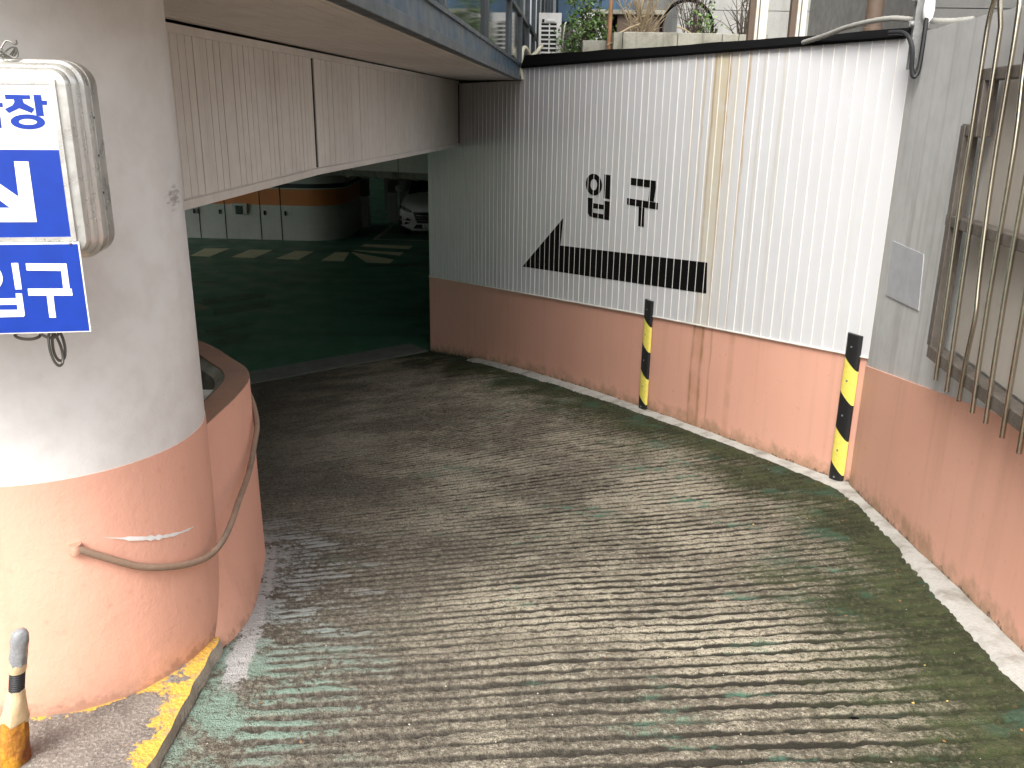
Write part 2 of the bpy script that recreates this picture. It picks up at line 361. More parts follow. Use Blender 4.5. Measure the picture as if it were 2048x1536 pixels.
def sidewalk_mat():
    m, nt, b = new_mat('pavement_with_yellow_paint')
    at = N(nt, 'ShaderNodeAttribute', attribute_name='dk')
    n2 = noise(nt, 8, 8, rough=.7); n3 = noise(nt, 120, 4, rough=.7); vo = N(nt, 'ShaderNodeTexVoronoi'); vo.inputs['Scale'].default_value = 90
    nt.links.new(coords(nt), vo.inputs['Vector'])
    c = mix(nt, ramp(nt, n2, .4, .65), (.19, .165, .14), (.12, .1, .085))
    c = mix(nt, ramp(nt, n3, .5, .7, 0, .8), c, (.38, .35, .31)); c = mix(nt, ramp(nt, n3, .3, .42, .7, 0), c, (.08, .07, .06))
    k = math_(nt, 'ADD', at.outputs['Fac'], math_(nt, 'MULTIPLY', math_(nt, 'SUBTRACT', noise(nt, 11, 7, rough=.72), .5), .34))
    c = mix(nt, ramp(nt, k, .055, .068, .95, 0), c, mix(nt, ramp(nt, noise(nt, 25, 6, rough=.7), .48, .62, 0, .8), (.66, .36, .05), (.32, .22, .12)))
    c = mix(nt, ramp(nt, at.outputs['Fac'], -.95, -.6, .9, 0), c, mix(nt, ramp(nt, n2, .4, .6), (.4, .38, .34), (.26, .24, .21)))
    nt.links.new(c, b.inputs['Base Color']); b.inputs['Roughness'].default_value = .9
    bump(nt, b, math_(nt, 'ADD', n3, math_(nt, 'MULTIPLY', vo.outputs['Distance'], .6)), .7, .01); return m
M['sidewalk'] = sidewalk_mat()
M['kerbpaint'] = surf('worn_white_strip', (.42, .41, .38), .85, (.15, .135, .1), .75, 0, 9, .5, 70)
M['asphalt'] = surf('asphalt', (.07, .07, .068), .9, (.04, .04, .038), .5, 0, 2, .4, 150)
M['terrace'] = surf('terrace_soil', (.2, .17, .12), .95, (.1, .085, .055), .7, 0, 2, .5, 30)

# ------------------------------------------------------------------ ground, ramp, garage floor
def poly_sheet(name, pts, z, mat, thick=0, parent=None):
    b = MB(); b.prism([(x, y) for x, y in pts], lambda a, c, d: (a, c, d), z-thick, z) if thick else b.add([(x, y, z) for x, y in pts], [tuple(range(len(pts)))])
    return b.build(name, mat, parent)
struct(poly_sheet('street', [(-250, -250), (250, -250), (250, -.3), (-250, -.3)], -1.56, M['asphalt'], .2))
struct(poly_sheet('terrace', [(2.1, 4.7), (1.55, -.3), (250, -.3), (250, 250), (-.3, 250), (-.3, 9.6), (.12, 8.75)], .3, M['terrace'], .06))
struct(poly_sheet('garage_floor', [(-26, 2.9), (-1.6, 2.9), (-3.02, 9.42), (-1.07, 10.97), (8, 10.97), (8, 40), (-26, 40)], -3.05, M['floor'], .1))

# ramp: matched points on its left and right edge, grooves run from one to the other
LEFT = np.array([(-.845,-.4,-1.53),(-.845,1.3,-1.53),(-.845,2.1,-1.54),(-.99,2.93,-1.60),(-1.5,3.85,-1.84),(-1.95,5.5,-2.24),(-2.48,7.5,-2.67),(-3.02,9.4,-3.04)])
RIGHT = np.array([(1.30,-.4,-1.545),(1.53,1.45,-1.56),(1.675,2.6,-1.69),(1.925,4.47,-2.02),(1.25,6.03,-2.20),(.53,7.55,-2.40),(-.28,9.28,-2.69),(-1.07,10.94,-3.04)])
def spline(P, t):
    n = len(P)-1; x = np.clip(t, 0, 1)*n; i = np.minimum(x.astype(int), n-1); f = (x-i)[:, None]
    m = np.zeros_like(P); m[1:-1] = (P[2:]-P[:-2])/2; m[0] = P[1]-P[0]; m[-1] = P[-1]-P[-2]
    m[2:5] *= .6
    p0, p1, m0, m1 = P[i], P[i+1], m[i], m[i+1]
    return (2*f**3-3*f**2+1)*p0+(f**3-2*f**2+f)*m0+(-2*f**3+3*f**2)*p1+(f**3-f**2)*m1
tt = np.linspace(0, 1, 4001)
mid = (spline(LEFT, tt)+spline(RIGHT, tt))/2
arc = np.concatenate([[0], np.cumsum(np.linalg.norm(np.diff(mid, axis=0), axis=1))])
NR, NU = 2500, 170
rows = np.interp(np.linspace(0, arc[-1], NR), arc, tt)
def vnoise(x, seed):
    r = np.random.default_rng(seed).random(4096); i = np.floor(x).astype(int); f = x-i; f = f*f*(3-2*f)
    return r[i % 4096]*(1-f)+r[(i+1) % 4096]*f
def vnoise2(x, y, seed):
    r = np.random.default_rng(seed).random((256, 256)); i = np.floor(x).astype(int); j = np.floor(y).astype(int)
    f = x-i; g = y-j; f = f*f*(3-2*f); g = g*g*(3-2*g)
    a = r[i % 256, j % 256]; b = r[(i+1) % 256, j % 256]; c = r[i % 256, (j+1) % 256]; d = r[(i+1) % 256, (j+1) % 256]
    return (a*(1-f)+b*f)*(1-g)+(c*(1-f)+d*f)*g
Lr, Rr = spline(LEFT, rows), spline(RIGHT, rows)
u = np.linspace(0, 1, NU)
PTS = Lr[:, None, :]*(1-u)[None, :, None]+Rr[:, None, :]*u[None, :, None]
S_ = np.linspace(0, arc[-1], NR)[:, None]; wid = np.linalg.norm(Rr-Lr, axis=1)[:, None]; UU = u[None, :]*np.ones((NR, 1)); VV = S_*np.ones((1, NU))
PITCHG = .057
wob = (vnoise2(UU*5+3, VV*1.2, 3)-.5)*.04+(vnoise2(UU*30, VV*14, 4)-.5)*.009+(vnoise2(UU*120, VV*40, 41)-.5)*.012
ph = (VV+wob)/PITCHG
fr_ = ph-np.floor(ph); gi = np.floor(ph)
depth = np.clip(1.0*vnoise2(UU*4+gi*1.7, gi*3.1, 5)+.42+.5*(vnoise2(UU*70, gi*5.7, 55)-.5), 0, 1)                       # grooves fade in and out
width = .15+.2*vnoise2(UU*9, gi*2.3, 6)+.12*(vnoise2(UU*90, gi*4.3, 56)-.5)
g = np.clip((1-np.abs(fr_-.5)/width)*1.9, 0, 1)*depth
edge = np.clip(np.minimum(UU*wid-.13, (1-UU)*wid-.1)/.06, 0, 1)
nearkerb = np.clip((VV-.2)/.3, 0, 1)
g = g*edge*nearkerb
PTS[..., 2] += -.013*g+(vnoise2(UU*75, VV*30, 8)-.5)*.0035+(vnoise2(UU*160, VV*75, 9)-.5)*.0035+(vnoise2(UU*5, VV*1.2, 10)-.5)*.008*np.clip(edge, 0, 1)
vs = PTS.reshape(-1, 3)
idx = np.arange(NR*NU).reshape(NR, NU)
q = np.stack([idx[:-1, :-1], idx[:-1, 1:], idx[1:, 1:], idx[1:, :-1]], -1).reshape(-1, 4)
def grid_mesh(name, vs, q):
    me = bpy.data.meshes.new(name); me.vertices.add(len(vs)); me.vertices.foreach_set('co', vs.astype(np.float32).ravel())
    me.loops.add(q.size); me.loops.foreach_set('vertex_index', q.astype(np.int32).ravel())
    me.polygons.add(len(q)); me.polygons.foreach_set('loop_start', np.arange(0, q.size, 4, dtype=np.int32))
    me.polygons.foreach_set('use_smooth', np.ones(len(q), bool))
    me.update(calc_edges=True); return me
me = grid_mesh('ramp', vs, q)
ca = me.color_attributes.new('rc', 'FLOAT_COLOR', 'POINT')
ca.data.foreach_set('color', np.stack([UU*wid, (1-UU)*wid, g, np.ones_like(g)], -1).astype(np.float32).ravel())
me.materials.append(M['ramp'])
rampo = bpy.data.objects.new('ramp', me); COL.objects.link(rampo); struct(rampo, 'grooved concrete ramp curving down into the garage, mossy along the right wall')
# skirt under the ramp's left side keeps the garage closed
b = MB(); b.add([tuple(p) for p in Lr[::40]-np.array([0, 0, .03])]+[(p[0], p[1], -3.3) for p in Lr[::40]], [(i, i+1, len(Lr[::40])+i+1, len(Lr[::40])+i) for i in range(len(Lr[::40])-1)])
struct(b.build('ramp_side_wall', M['garage_dim']))
# pale worn strip along the right-hand wall
def strip_along(name, P, w, h, mat, wj=.25):
    n = len(P); rings = []
    for i in range(n):
        t = P[min(i+1, n-1)]-P[max(i-1, 0)]; t[2] = 0; t /= np.linalg.norm(t); nn = np.array([-t[1], t[0], 0])
        ww = w*(1-wj/2+wj*vnoise(np.array([i*.37]), 11)[0])+.012*(vnoise(np.array([i*1.9]), 12)[0]-.5)
        hh = h+.006*(vnoise(np.array([i*.8]), 13)[0]-.5)
        a = P[i]-nn*.03; e = P[i]+nn*ww
        rings.append([tuple(a+np.array([0, 0, -.05])), tuple(a+np.array([0, 0, hh*1.5])), tuple(P[i]+nn*ww*.8+np.array([0, 0, hh])), tuple(e+np.array([0, 0, -.004])), tuple(e+np.array([0, 0, -.05]))])
    return MB().loft(rings, True, True).build(name, mat, None, True)
Pk = spline(RIGHT, np.interp(np.linspace(.3, arc[-1]*.86, 170), arc, tt))
struct(strip_along('kerb_strip', Pk, .105, .016, M['kerbpaint']), 'worn whitish concrete strip along the foot of the right wall')

# pavement left, with its yellow kerb
nx, ny = 130, 160
X = np.linspace(-4.2, -.85, nx)[None, :]*np.ones((ny, 1)); Y = np.linspace(-.4, 2.22, ny)[:, None]*np.ones((1, nx))
Z = -1.5+(vnoise2(X*9, Y*9, 20)-.5)*.006+(vnoise2(X*40, Y*40, 21)-.5)*.004
X = X + np.where(X > -.9, (vnoise2(Y*22, Y*0+3, 22)-.5)*.008, 0)
vs = np.stack([X, Y, Z], -1).reshape(-1, 3); idx = np.arange(nx*ny).reshape(ny, nx)
q = np.stack([idx[:-1, :-1], idx[:-1, 1:], idx[1:, 1:], idx[1:, :-1]], -1).reshape(-1, 4)
top = vs.copy(); n0 = len(vs)
edge_i = idx[:, -1]; rim = vs[edge_i].copy(); low = rim.copy(); low[:, 2] = -1.64; low[:, 0] += .022
vs = np.concatenate([vs, rim, low]); ri = np.arange(ny)+n0; li = ri+ny
q = np.concatenate([q, np.stack([ri[:-1], li[:-1], li[1:], ri[1:]], -1)])
me = grid_mesh('pavement', vs, q)
at = me.attributes.new('dk', 'FLOAT', 'POINT')
dcol = np.abs(np.hypot(vs[:, 0]+1.2686, vs[:, 1]-2.25)-.4)
dk = np.minimum(np.abs(-.845-vs[:, 0]), dcol*1.5+.02*(vs[:, 0] < -1.0)+.04)
dk = np.minimum(dk, np.abs(vs[:, 1]-1.5)*.9+np.where(vs[:, 0] > -1.4, .0, .2)+.03)
dk[n0:] = -1.0
at.data.foreach_set('value', dk.astype(np.float32)); me.materials.append(M['sidewalk'])
pav = bpy.data.objects.new('pavement', me); COL.objects.link(pav); struct(pav, 'gritty concrete pavement corner with flaking yellow kerb paint')

# floor markings in the garage (flat paint on the floor)
def mark(name, pts, mat, label, group=None):
    o = poly_sheet(name, pts, -3.046, mat); o.parent = mk; return o
mk = bpy.data.objects.new('floor_markings', None); COL.objects.link(mk); struct(mk, 'yellowish painted parking bay bars on the green garage floor')
BARS = [[(-6.79,18.17),(-6.83,19.2),(-6.29,19.25),(-6.36,18.1)],[(-5.9,18.09),(-5.82,19.13),(-5.3,19.13),(-5.4,18.01)],[(-4.95,17.96),(-4.79,19.03),(-4.37,18.99),(-4.45,17.88)],[(-3.97,17.83),(-3.89,18.9),(-3.59,18.95),(-3.49,17.77)],
 [(-3.57,19.01),(-2.49,18.06),(-2.52,17.6),(-3.0,17.66)],[(-3.58,19.18),(-3.51,19.27),(-2.41,19.05),(-2.44,18.57)],[(-3.5,19.78),(-3.46,20.17),(-2.31,19.95),(-2.36,19.47)],[(-7.75,18.25),(-7.8,19.25),(-7.3,19.25),(-7.35,18.2)]]
for p in BARS: mark('painted_bar', p, M['linepaint'], None)
for p in [[(-3.37,20.91),(-3.3,21.03),(-1.0,20.72),(-1.0,20.6)],[(-3.4,20.89),(-3.32,23.5),(-3.22,23.5),(-3.28,20.87)]]: mark('bay_line', p, M['linewhite'], None)
M['ghost'] = surf('faded_floor_bar', (.085, .16, .105), .5, (.05, .1, .07), .6, 0, 3, .05)
M['ghost_y'] = surf('faded_yellow_bar', (.3, .3, .2), .5, (.15, .17, .1), .6, 0, 3, .05)
for p in [[(-5.09,13.98),(-4.23,14.59),(-4.1,14.11),(-4.91,13.48)],[(-4.68,13.25),(-3.96,13.99),(-3.82,13.49),(-4.49,12.74)],[(-4.4,12.01),(-3.99,12.45),(-3.72,12.36),(-4.26,11.73)],[(-4.06,11.37),(-3.69,11.76),(-3.58,11.44),(-3.85,11.07)]]: mark('faded_bar', p, M['ghost'], None)
mark('painted_bar', [(-5.4,13.95),(-5.19,13.78),(-4.72,13.31),(-4.89,13.09),(-5.3,13.0)], M['ghost_y'], None)

# steel cover plates over the drain at the foot of the ramp
dc = thing('drain_cover', 'dark steel drain cover across the foot of the ramp', 'drain cover', (-3.02, 9.42, -3.05), math.atan2(1.55, 1.95))
L_ = math.hypot(1.95, 1.55)
for a, e in ((-.9, .78), (.79, L_-.02)):
    MB().box((a, .02, -.02), (e-.01, .46, .016)).build('plate', M['plate'], dc, bevel=.003)

# ------------------------------------------------------------------ retaining wall with white strip panels
W0 = np.array([1.815, 4.8]); WD = np.array([-.42519, .90510])
wall = thing('retaining_wall', 'curbside wall of white vertical strip panels over a salmon painted base', 'wall', (W0[0], W0[1], 0), math.atan2(WD[1], WD[0]))
wall['label'] = 'right-hand wall of white vertical strip panels over a salmon painted base'
zb = lambda s: float(np.interp(s, [-.3, 1.89, 4.11, 5.76, 6.8], [-1.255, -1.485, -1.738, -1.925, -2.045]))
RG = spline(RIGHT, np.linspace(.4, 1, 200)); RGs = (RG[:, 0]-W0[0])*WD[0]+(RG[:, 1]-W0[1])*WD[1]
ok = RGs > -.4; o_ = np.argsort(RGs)
zg = lambda s: float(np.interp(s, RGs[o_], RG[o_, 2]))
S0, S1 = -.279, 6.8
def base_sheet(name, frp, ss, lo, hi, nz, gz, mat, parent, depth):
    b = MB(); n = len(ss); hg = []
    for k in range(nz+1):
        for s in ss:
            z = lo(s)+(hi(s)-lo(s))*k/nz; b.v.append(frp(s, 0, z)); hg.append(z-gz(s))
    for k in range(nz):
        for i in range(n-1): b.f.append((k*n+i, k*n+i+1, (k+1)*n+i+1, (k+1)*n+i)); b.m.append(0)
    o = len(b.v)
    for s in ss: b.v.append(frp(s, depth, hi(s))); hg.append(hi(s)-gz(s))
    for i in range(n-1): b.f.append((nz*n+i, nz*n+i+1, o+i+1, o+i)); b.m.append(0)
    ob = b.build(name, mat, parent)
    a = ob.data.attributes.new('hg', 'FLOAT', 'POINT'); a.data.foreach_set('value', np.array(hg, np.float32)); return ob
fr = lambda s, d, z: (s, d-.006, z)
base_sheet('salmon_base', fr, np.linspace(S0, S1, 90), lambda s: -3.3, lambda s: zb(s)+.006, 26, zg, M['salmon_rw'], wall, -.03)
# core of the wall behind the cladding (its far end shows)
zt = lambda s: .36 if s < 4.2 else .245
b = MB(); b.prism([(S0-.02, -3.3), (S1, -3.3), (S1, .235), (4.21, .235), (4.21, .345), (S0-.02, .345)], lambda a, c, d: (a, d, c), -.26, -.016)
b.build('wall_core', M['garage_white'], wall)
s = S0; i = 0
seams = []
while s < S1-.03:
    p = float(np.interp(s, [0, 2.7, 4.5], [.086, .0925, .1])); e = min(s+p, S1)
    dn_ = random.uniform(-.001, .001); tp = zt(s+p/2)
    b = MB()
    b.prism([(s+.001, zb(s)-.004), (e-.0005, zb(e)-.004), (e-.0005, tp), (s+.001, tp)], lambda a, c, d: (a, d+dn_, c), -.014, 0)
    b.cur = 1
    lw = .0045
    b.prism([(s+.001, zb(s)-.006), (s+lw, zb(s+lw)-.006), (s+lw, tp-.001), (s+.001, tp-.001)], lambda a, c, d: (a, d, c), .0015, .0048)
    b.build('panel_strip', [M['panel'], M['panel_lip']], wall); seams.append(s)
    s = e; i += 1
# thin metal angle along the foot of the panels
b = MB(); ss = np.linspace(S0, S1, 40)
b.loft([[(q, -.004, zb(q)-.012), (q, .009, zb(q)-.012), (q, .009, zb(q)-.005), (q, -.004, zb(q)-.005)] for q in ss]).build('bottom_trim', M['panel_lip'], wall)
# black flashing along the top
b = MB(); ss = np.linspace(S0+.05, 4.13, 34)
hh = lambda q: float(np.interp(q, [-.3, 1, 4.2], [.035, .05, .1]))+.008*vnoise(np.array([q*3.]), 31)[0]
b.loft([[(q, -.3, .34), (q, .02, .352), (q, .022, .36+.01*vnoise(np.array([q*2.]), 32)[0]), (q, -.02, .36+hh(q)), (q, -.3, .36+hh(q))] for q in ss])
b.build('top_flashing', M['black'], wall)
fp = lambda a, c, d: (a, d, c)
b = MB(); b.prism([(4.064,-1.48),(3.251,-.917),(3.291,-1.164),(1.182,-.98),(1.166,-1.19)], fp, .0012, .0024)
def cut_by_lips(poly_fn): pass
b.build('painted_arrow', M['blackpaint'], wall)
STROKES_I = [[(2.582,-.495),(2.489,-.495),(2.483,-.683),(2.58,-.683)],[(2.833,-.7),(2.745,-.7),(2.736,-.852),(2.789,-.851),(2.823,-.829)],[(2.7449,-.737),(2.574,-.735),(2.57,-.772),(2.741,-.779)],[(2.738,-.814),(2.571,-.81),(2.568,-.848),(2.736,-.854)],[(2.573,-.701),(2.482,-.7),(2.48,-.848),(2.5675,-.85)]]
STROKES_G = [[(2.19,-.493),(1.855,-.491),(1.849,-.544),(2.188,-.547)],[(1.928,-.5445),(1.85,-.5442),(1.867,-.642),(1.937,-.643)],[(2.229,-.648),(1.809,-.644),(1.808,-.693),(2.226,-.699)],[(2.06,-.6975),(1.983,-.6965),(1.977,-.838),(2.052,-.842)]]
def ring(cx, cy, rx_, ry_, ix, iy, fr, d0, d1, mbuild, n=40):
    A = np.linspace(0, 2*math.pi, n+1)[:-1]
    mbuild.loft([[fr(cx+k*math.cos(a)*ox, cy+math.sin(a)*oy, dd) for a in A] for k, ox, oy, dd in ((1, rx_, ry_, d0), (1, rx_, ry_, d1), (1, ix, iy, d1), (1, ix, iy, d0))], True, False)
b = MB()
for st in STROKES_I: b.prism(st, fp, .0012, .0024)
ring(2.7445, -.589, .1315, .087, .055, .045, fp, .0012, .0024, b)
b.build('painted_letter', M['blackpaint'], wall)
b = MB()
for st in STROKES_G: b.prism(st, fp, .0012, .0024)
b.build('painted_letter', M['blackpaint'], wall)

# ------------------------------------------------------------------ grey wall on the right
GD = np.array([-.127, -.992]); GD /= np.linalg.norm(GD)
gw = thing('grey_wall', 'streaked grey rendered wall with salmon base at the right edge', 'wall', (1.93, 4.55, 0), math.atan2(GD[1], GD[0]))
gwz = lambda s: float(np.interp(4.55-s*.992, [-1, 0, 1.45, 2.6, 4.47], [-1.55, -1.55, -1.56, -1.69, -2.02]))
gtop = lambda s: float(np.interp(s, [0, .06, 1.86, 5], [-1.31, -1.30, -.97, -.5]))
b = MB(); ss = np.linspace(-.02, 5.2, 60)
b.loft([[(q, 0, -3), (q, .24, -3), (q, .24, .36), (q, 0, .365+.006*vnoise(np.array([q*9.]), 40)[0])] for q in ss]).build('render', M['grey_wall'], gw)
base_sheet('salmon_base', lambda s, d, z: (s, d-.007, z), np.linspace(0.0, 5.2, 70), lambda s: -2.6, gtop, 24, gwz, M['salmon'], gw, .007)
MB().prism([(.155,-.612),(.64,-.604),(.685,-.852),(.17,-.884)], lambda a, c, d: (a, -d, c), .001, .005).build('cover_plate', M['plateboard'], gw)
MB().box((1.2, -.012, -.9), (2.9, .002, .12)).build('board', M['beigeboard'], gw)

# steel grille
gr = thing('window_grille', 'brown steel frame with long vertical stainless bars on the grey wall', 'grille', (1.93, 4.55, 0), math.atan2(GD[1], GD[0]))
def bar(a, c, w, o0, o1, name='frame_bar', mat='bronze'):
    (s0, z0), (s1, z1) = a, c; d = np.array([s1-s0, z1-z0]); d = d/np.linalg.norm(d); n = np.array([-d[1], d[0]])*w/2
    P = [(s0+n[0], z0+n[1]), (s1+n[0], z1+n[1]), (s1-n[0], z1-n[1]), (s0-n[0], z0-n[1])]
    return MB().prism(P, lambda x, y, dd: (x, -dd, y), o0, o1).build(name, M[mat], gr, bevel=.003)
bar((1.115, -.905), (1.1, -.04), .045, .03, .085); bar((1.115, -.927), (2.7, -.915), .05, .03, .087)
bar((1.07, -.4), (2.7, -.395), .042, .03, .083); bar((1.08, -.055), (1.235, -.06), .042, .03, .081)
bar((1.225, -.08), (1.215, .118), .04, .03, .084); bar((1.195, .138), (2.7, .145), .042, .03, .082)
bar((2.68, -.93), (2.68, .16), .045, .03, .0865)
TB = {1: [(1.30,-.998),(1.25,-.33),(1.245,-.1),(1.235,.15),(1.23,.29)], 2: [(1.43,-1.005),(1.385,-.4),(1.36,.1),(1.345,.42)], 3: [(1.557,-.999),(1.558,-.83),(1.57,-.68),(1.546,-.547),(1.51,-.28),(1.495,-.05),(1.49,.2),(1.485,.28)], 4: [(1.69,-.998),(1.655,-.6),(1.64,-.1),(1.6,.16),(1.595,.42)], 5: [(1.81,-.994),(1.775,-.55),(1.76,.1),(1.74,.29)], 6: [(1.947,-.994),(1.92,-.5),(1.89,.1),(1.85,.42)], 7: [(2.079,-.995),(2.04,-.4),(2.0,.29)], 8: [(2.2,-.995),(2.16,-.4),(2.1,.42)], 9: [(2.33,-.995),(2.28,-.3),(2.24,.29)]}
def arch(a, c, h):
    (x0, z0), (x1, z1) = a, c; return [((x0+x1)/2-(x1-x0)/2*math.cos(t), z0+h*math.sin(t)) for t in np.linspace(0, math.pi, 11)][1:-1]
used = set()
for k1, k2, h in ((1, 3, .17), (5, 7, .17)):
    p = TB[k1]+arch(TB[k1][-1], TB[k2][-1], h)+TB[k2][::-1]; used |= {k1, k2}
    MB().tube([(s_, -.1, z_) for s_, z_ in smoothpath(p, 4)], .0085, 10).build('bar', M['steel'], gr, True)
for k1, k2, h in ((2, 4, .17), (6, 8, .17)):
    p = TB[k1]+arch(TB[k1][-1], TB[k2][-1], h)+TB[k2][::-1]; used |= {k1, k2}
    MB().tube([(s_, -.1-.022*max(0, min(1, (z_-.3)/.1)), z_) for s_, z_ in smoothpath(p, 4)], .0085, 10).build('bar', M['steel'], gr, True)
MB().tube([(s_, -.1, z_) for s_, z_ in smoothpath(TB[9], 4)], .0085, 10).build('bar', M['steel'], gr, True)

# black and yellow wall guards
def guard(s0, label, h=.9, w=.1, dp=.024):
    g_ = thing('wall_guard', label, 'wall guard', (W0[0]+WD[0]*s0, W0[1]+WD[1]*s0, zg(s0)-.015), math.atan2(WD[1], WD[0]), 'striped rubber guards on the wall')
    th = np.linspace(-90, 90, 15)
    def pt(t, z, k=1.): return (-math.sin(R(t))*w/2*k, max(.0, math.cos(R(t)))**.5*dp*k+.004, z)
    cuts = [0, .114, .321, .536, .735, .9]
    off = lambda t: .036*math.sin(R(t)*.98)
    bnd = lambda i, t: (0 if i == 0 else h if i == 5 else cuts[i]-off(t))
    for i in range(5):
        b = MB(); rows_ = 6
        for k in range(rows_+1):
            for t in th: b.v.append(pt(t, bnd(i, t)+(bnd(i+1, t)-bnd(i, t))*k/rows_))
        n = len(th)
        for k in range(rows_):
            for j in range(n-1): b.f.append((k*n+j, k*n+j+1, (k+1)*n+j+1, (k+1)*n+j)); b.m.append(0)
        if i in (0, 4): b.add([pt(t, 0 if i == 0 else h) for t in th], [tuple(range(n))])
        b.build('yellow_stripe' if i in (1, 3) else 'black_stripe', M['yellow'] if i in (1, 3) else M['rubber'], g_, True)
    for z in (.055, .22, .43, .635, .83):
        b = MB(); b.loft([[(.0+.006*math.cos(a)*k, dp+.0035+y_, z+.006*math.sin(a)*k) for a in np.linspace(0, 2*math.pi, 9)[:-1]] for k, y_ in ((1, -.002), (1, .003), (.4, .004))]).build('screw', M['galv'], g_)
guard(-.175, 'striped black and yellow wall guard beside the grey wall corner')
guard(1.83, 'striped black and yellow wall guard below the painted arrow')

# ------------------------------------------------------------------ column, low curved wall
CC = (-1.2686, 2.25)
col = thing('entrance_column', 'thick round column, white above a salmon painted foot, carrying the sign', 'column', (CC[0], CC[1], -1.52))
def cyl_grid(r, z0, z1, nz, name, mat, hgf=None, n=96):
    b = MB(); zs = np.linspace(z0, z1, nz)
    wv = lambda a, z: r+.004*(vnoise2(np.array([a*3.]), np.array([z*3.]), 50)[0]-.5)
    b.loft([[(wv(a, z)*math.cos(a), wv(a, z)*math.sin(a), z+1.52) for a in np.linspace(0, 2*math.pi, n+1)[:-1]] for z in zs])
    o = b.build(name, mat, col, True)
    if hgf:
        a = o.data.attributes.new('hg', 'FLOAT', 'POINT'); a.data.foreach_set('value', np.array([hgf(v.co.z-1.52) for v in o.data.vertices], np.float32))
    return o
cyl_grid(.398, -.86, .30, 30, 'white_shaft', M['col_white'])
cyl_grid(.4, -1.62, -.86, 20, 'salmon_foot', M['col_salmon'], lambda z: z+1.5)
# bare white scrape in the salmon paint above the cable
b = MB(); P1 = []; 
for k, a in enumerate(np.linspace(R(-50), R(-12), 24)):
    f = k/23; z = -1.03-.075*math.sin(f*1.35)-.01*f; wv = (.0035+.006*abs(math.sin(k*1.7))*vnoise(np.array([k*.6]), 60)[0])*math.sin(math.pi*min(max(f, .02), .98))**.5
    P1.append([(.4035*math.cos(a), .4035*math.sin(a), z+1.52-wv), (.4045*math.cos(a), .4045*math.sin(a), z+1.52+wv)])
b.loft(P1, False, False).build('paint_scrape', M['signwhite'], col)
lw = thing('planter_wall', 'low curved salmon wall with dusty flat top behind the column', 'low wall', (0, 0, 0))
bot = [(-1.02,1.98,-1.56),(-.905,2.11,-1.56),(-.835,2.27,-1.57),(-.825,2.45,-1.58),(-.855,2.66,-1.64),(-.915,2.92,-1.7),(-1.0,3.1,-1.76),(-1.15,3.32,-1.76),(-1.33,3.5,-1.84),(-1.7,3.72,-2.0),(-2.3,3.85,-2.2)]
topo = [(-1.05,2.2,-.93),(-.96,2.33,-.93),(-.93,2.45,-.93),(-.922,2.6,-.93),(-.918,2.75,-.93),(-.93,2.93,-.93),(-.975,3.06,-.93),(-1.06,3.18,-.93),(-1.3,3.46,-.93),(-1.7,3.66,-.93),(-2.3,3.8,-.93)]
bo = smoothpath(bot, 8); to = smoothpath(topo, 8)
b = MB(); hg = []; nzz = 14
for k in range(nzz+1):
    f = k/nzz; ff = 1-(1-f)**1.4
    for p, q_ in zip(bo, to):
        v = tuple(p[i]*(1-(f if i == 2 else ff))+q_[i]*(f if i == 2 else ff) for i in range(3)); b.v.append(v); hg.append(v[2]-p[2]-.01)
n = len(bo)
for k in range(nzz):
    for i in range(n-1): b.f.append((k*n+i, k*n+i+1, (k+1)*n+i+1, (k+1)*n+i)); b.m.append(0)
o = b.build('outer_face', M['col_salmon'], lw, True)
a = o.data.attributes.new('hg', 'FLOAT', 'POINT'); a.data.foreach_set('value', np.array(hg, np.float32))
inn = []
for i, p in enumerate(to):
    t = np.array(to[min(i+1, n-1)])-np.array(to[max(i-1, 0)]); t /= np.linalg.norm(t); nn = np.array([-t[1], t[0], 0])
    inn.append(np.array(p)+nn*.085)
b = MB(); b.loft([[p, (p[0], p[1], p[2]+.004), (q_[0], q_[1], p[2]+.004), (q_[0], q_[1], -1.5)] for p, q_ in zip(to, inn)], False, False).build('coping', M['dusty'], lw)
b = MB(); b.loft([[(q_[0]-.002*0, q_[1], -.932), (q_[0]-.03, q_[1]-.02, -.95), (q_[0]-.03, q_[1]-.02, -1.2)] for q_ in inn[30:70]], False, False).build('inner_lip', M['concrete'], lw)
MB().box((-2.4, 2.84, -1.0), (-1.005, 2.9, -.955)).build('cross_bar', M['garage_white'], lw, bevel=.004)
MB().add([(-2.4, 2.6, -1.25), (-1.0, 2.4, -1.25), (-1.0, 3.1, -1.25), (-1.4, 3.4, -1.25), (-2.4, 3.6, -1.25)], [(0, 1, 2, 3, 4)]).build('inner_fill', M['concrete'], lw)

# cable wrapped round the foot of the column
cb = thing('cable', 'thick drooping cable slung round the salmon foot of the column', 'cable', (-1.06, 1.9, -1.04))
pts = [(-1.062,1.896,-1.036),(-1.047,1.9,-1.044),(-1.0,1.935,-1.086),(-.951,1.983,-1.134),(-.905,2.043,-1.169),(-.868,2.126,-1.202),(-.843,2.21,-1.215),(-.828,2.3,-1.195),(-.842,2.463,-1.17),(-.864,2.64,-1.16),(-.89,2.80,-1.13),(-.91,2.92,-1.08),(-.97,3.05,-1.02),(-1.05,3.17,-.99)]
MB().tube([tuple(np.array(p)-np.array([-1.06, 1.9, -1.04])) for p in smoothpath(pts, 6)], .0095, 10).build('sheath', M['cable'], cb, True)
MB().lathe([(.016, -.012), (.017, 0), (.014, .012)], (0, 0), 10).build('anchor', M['col_salmon'], cb, True)

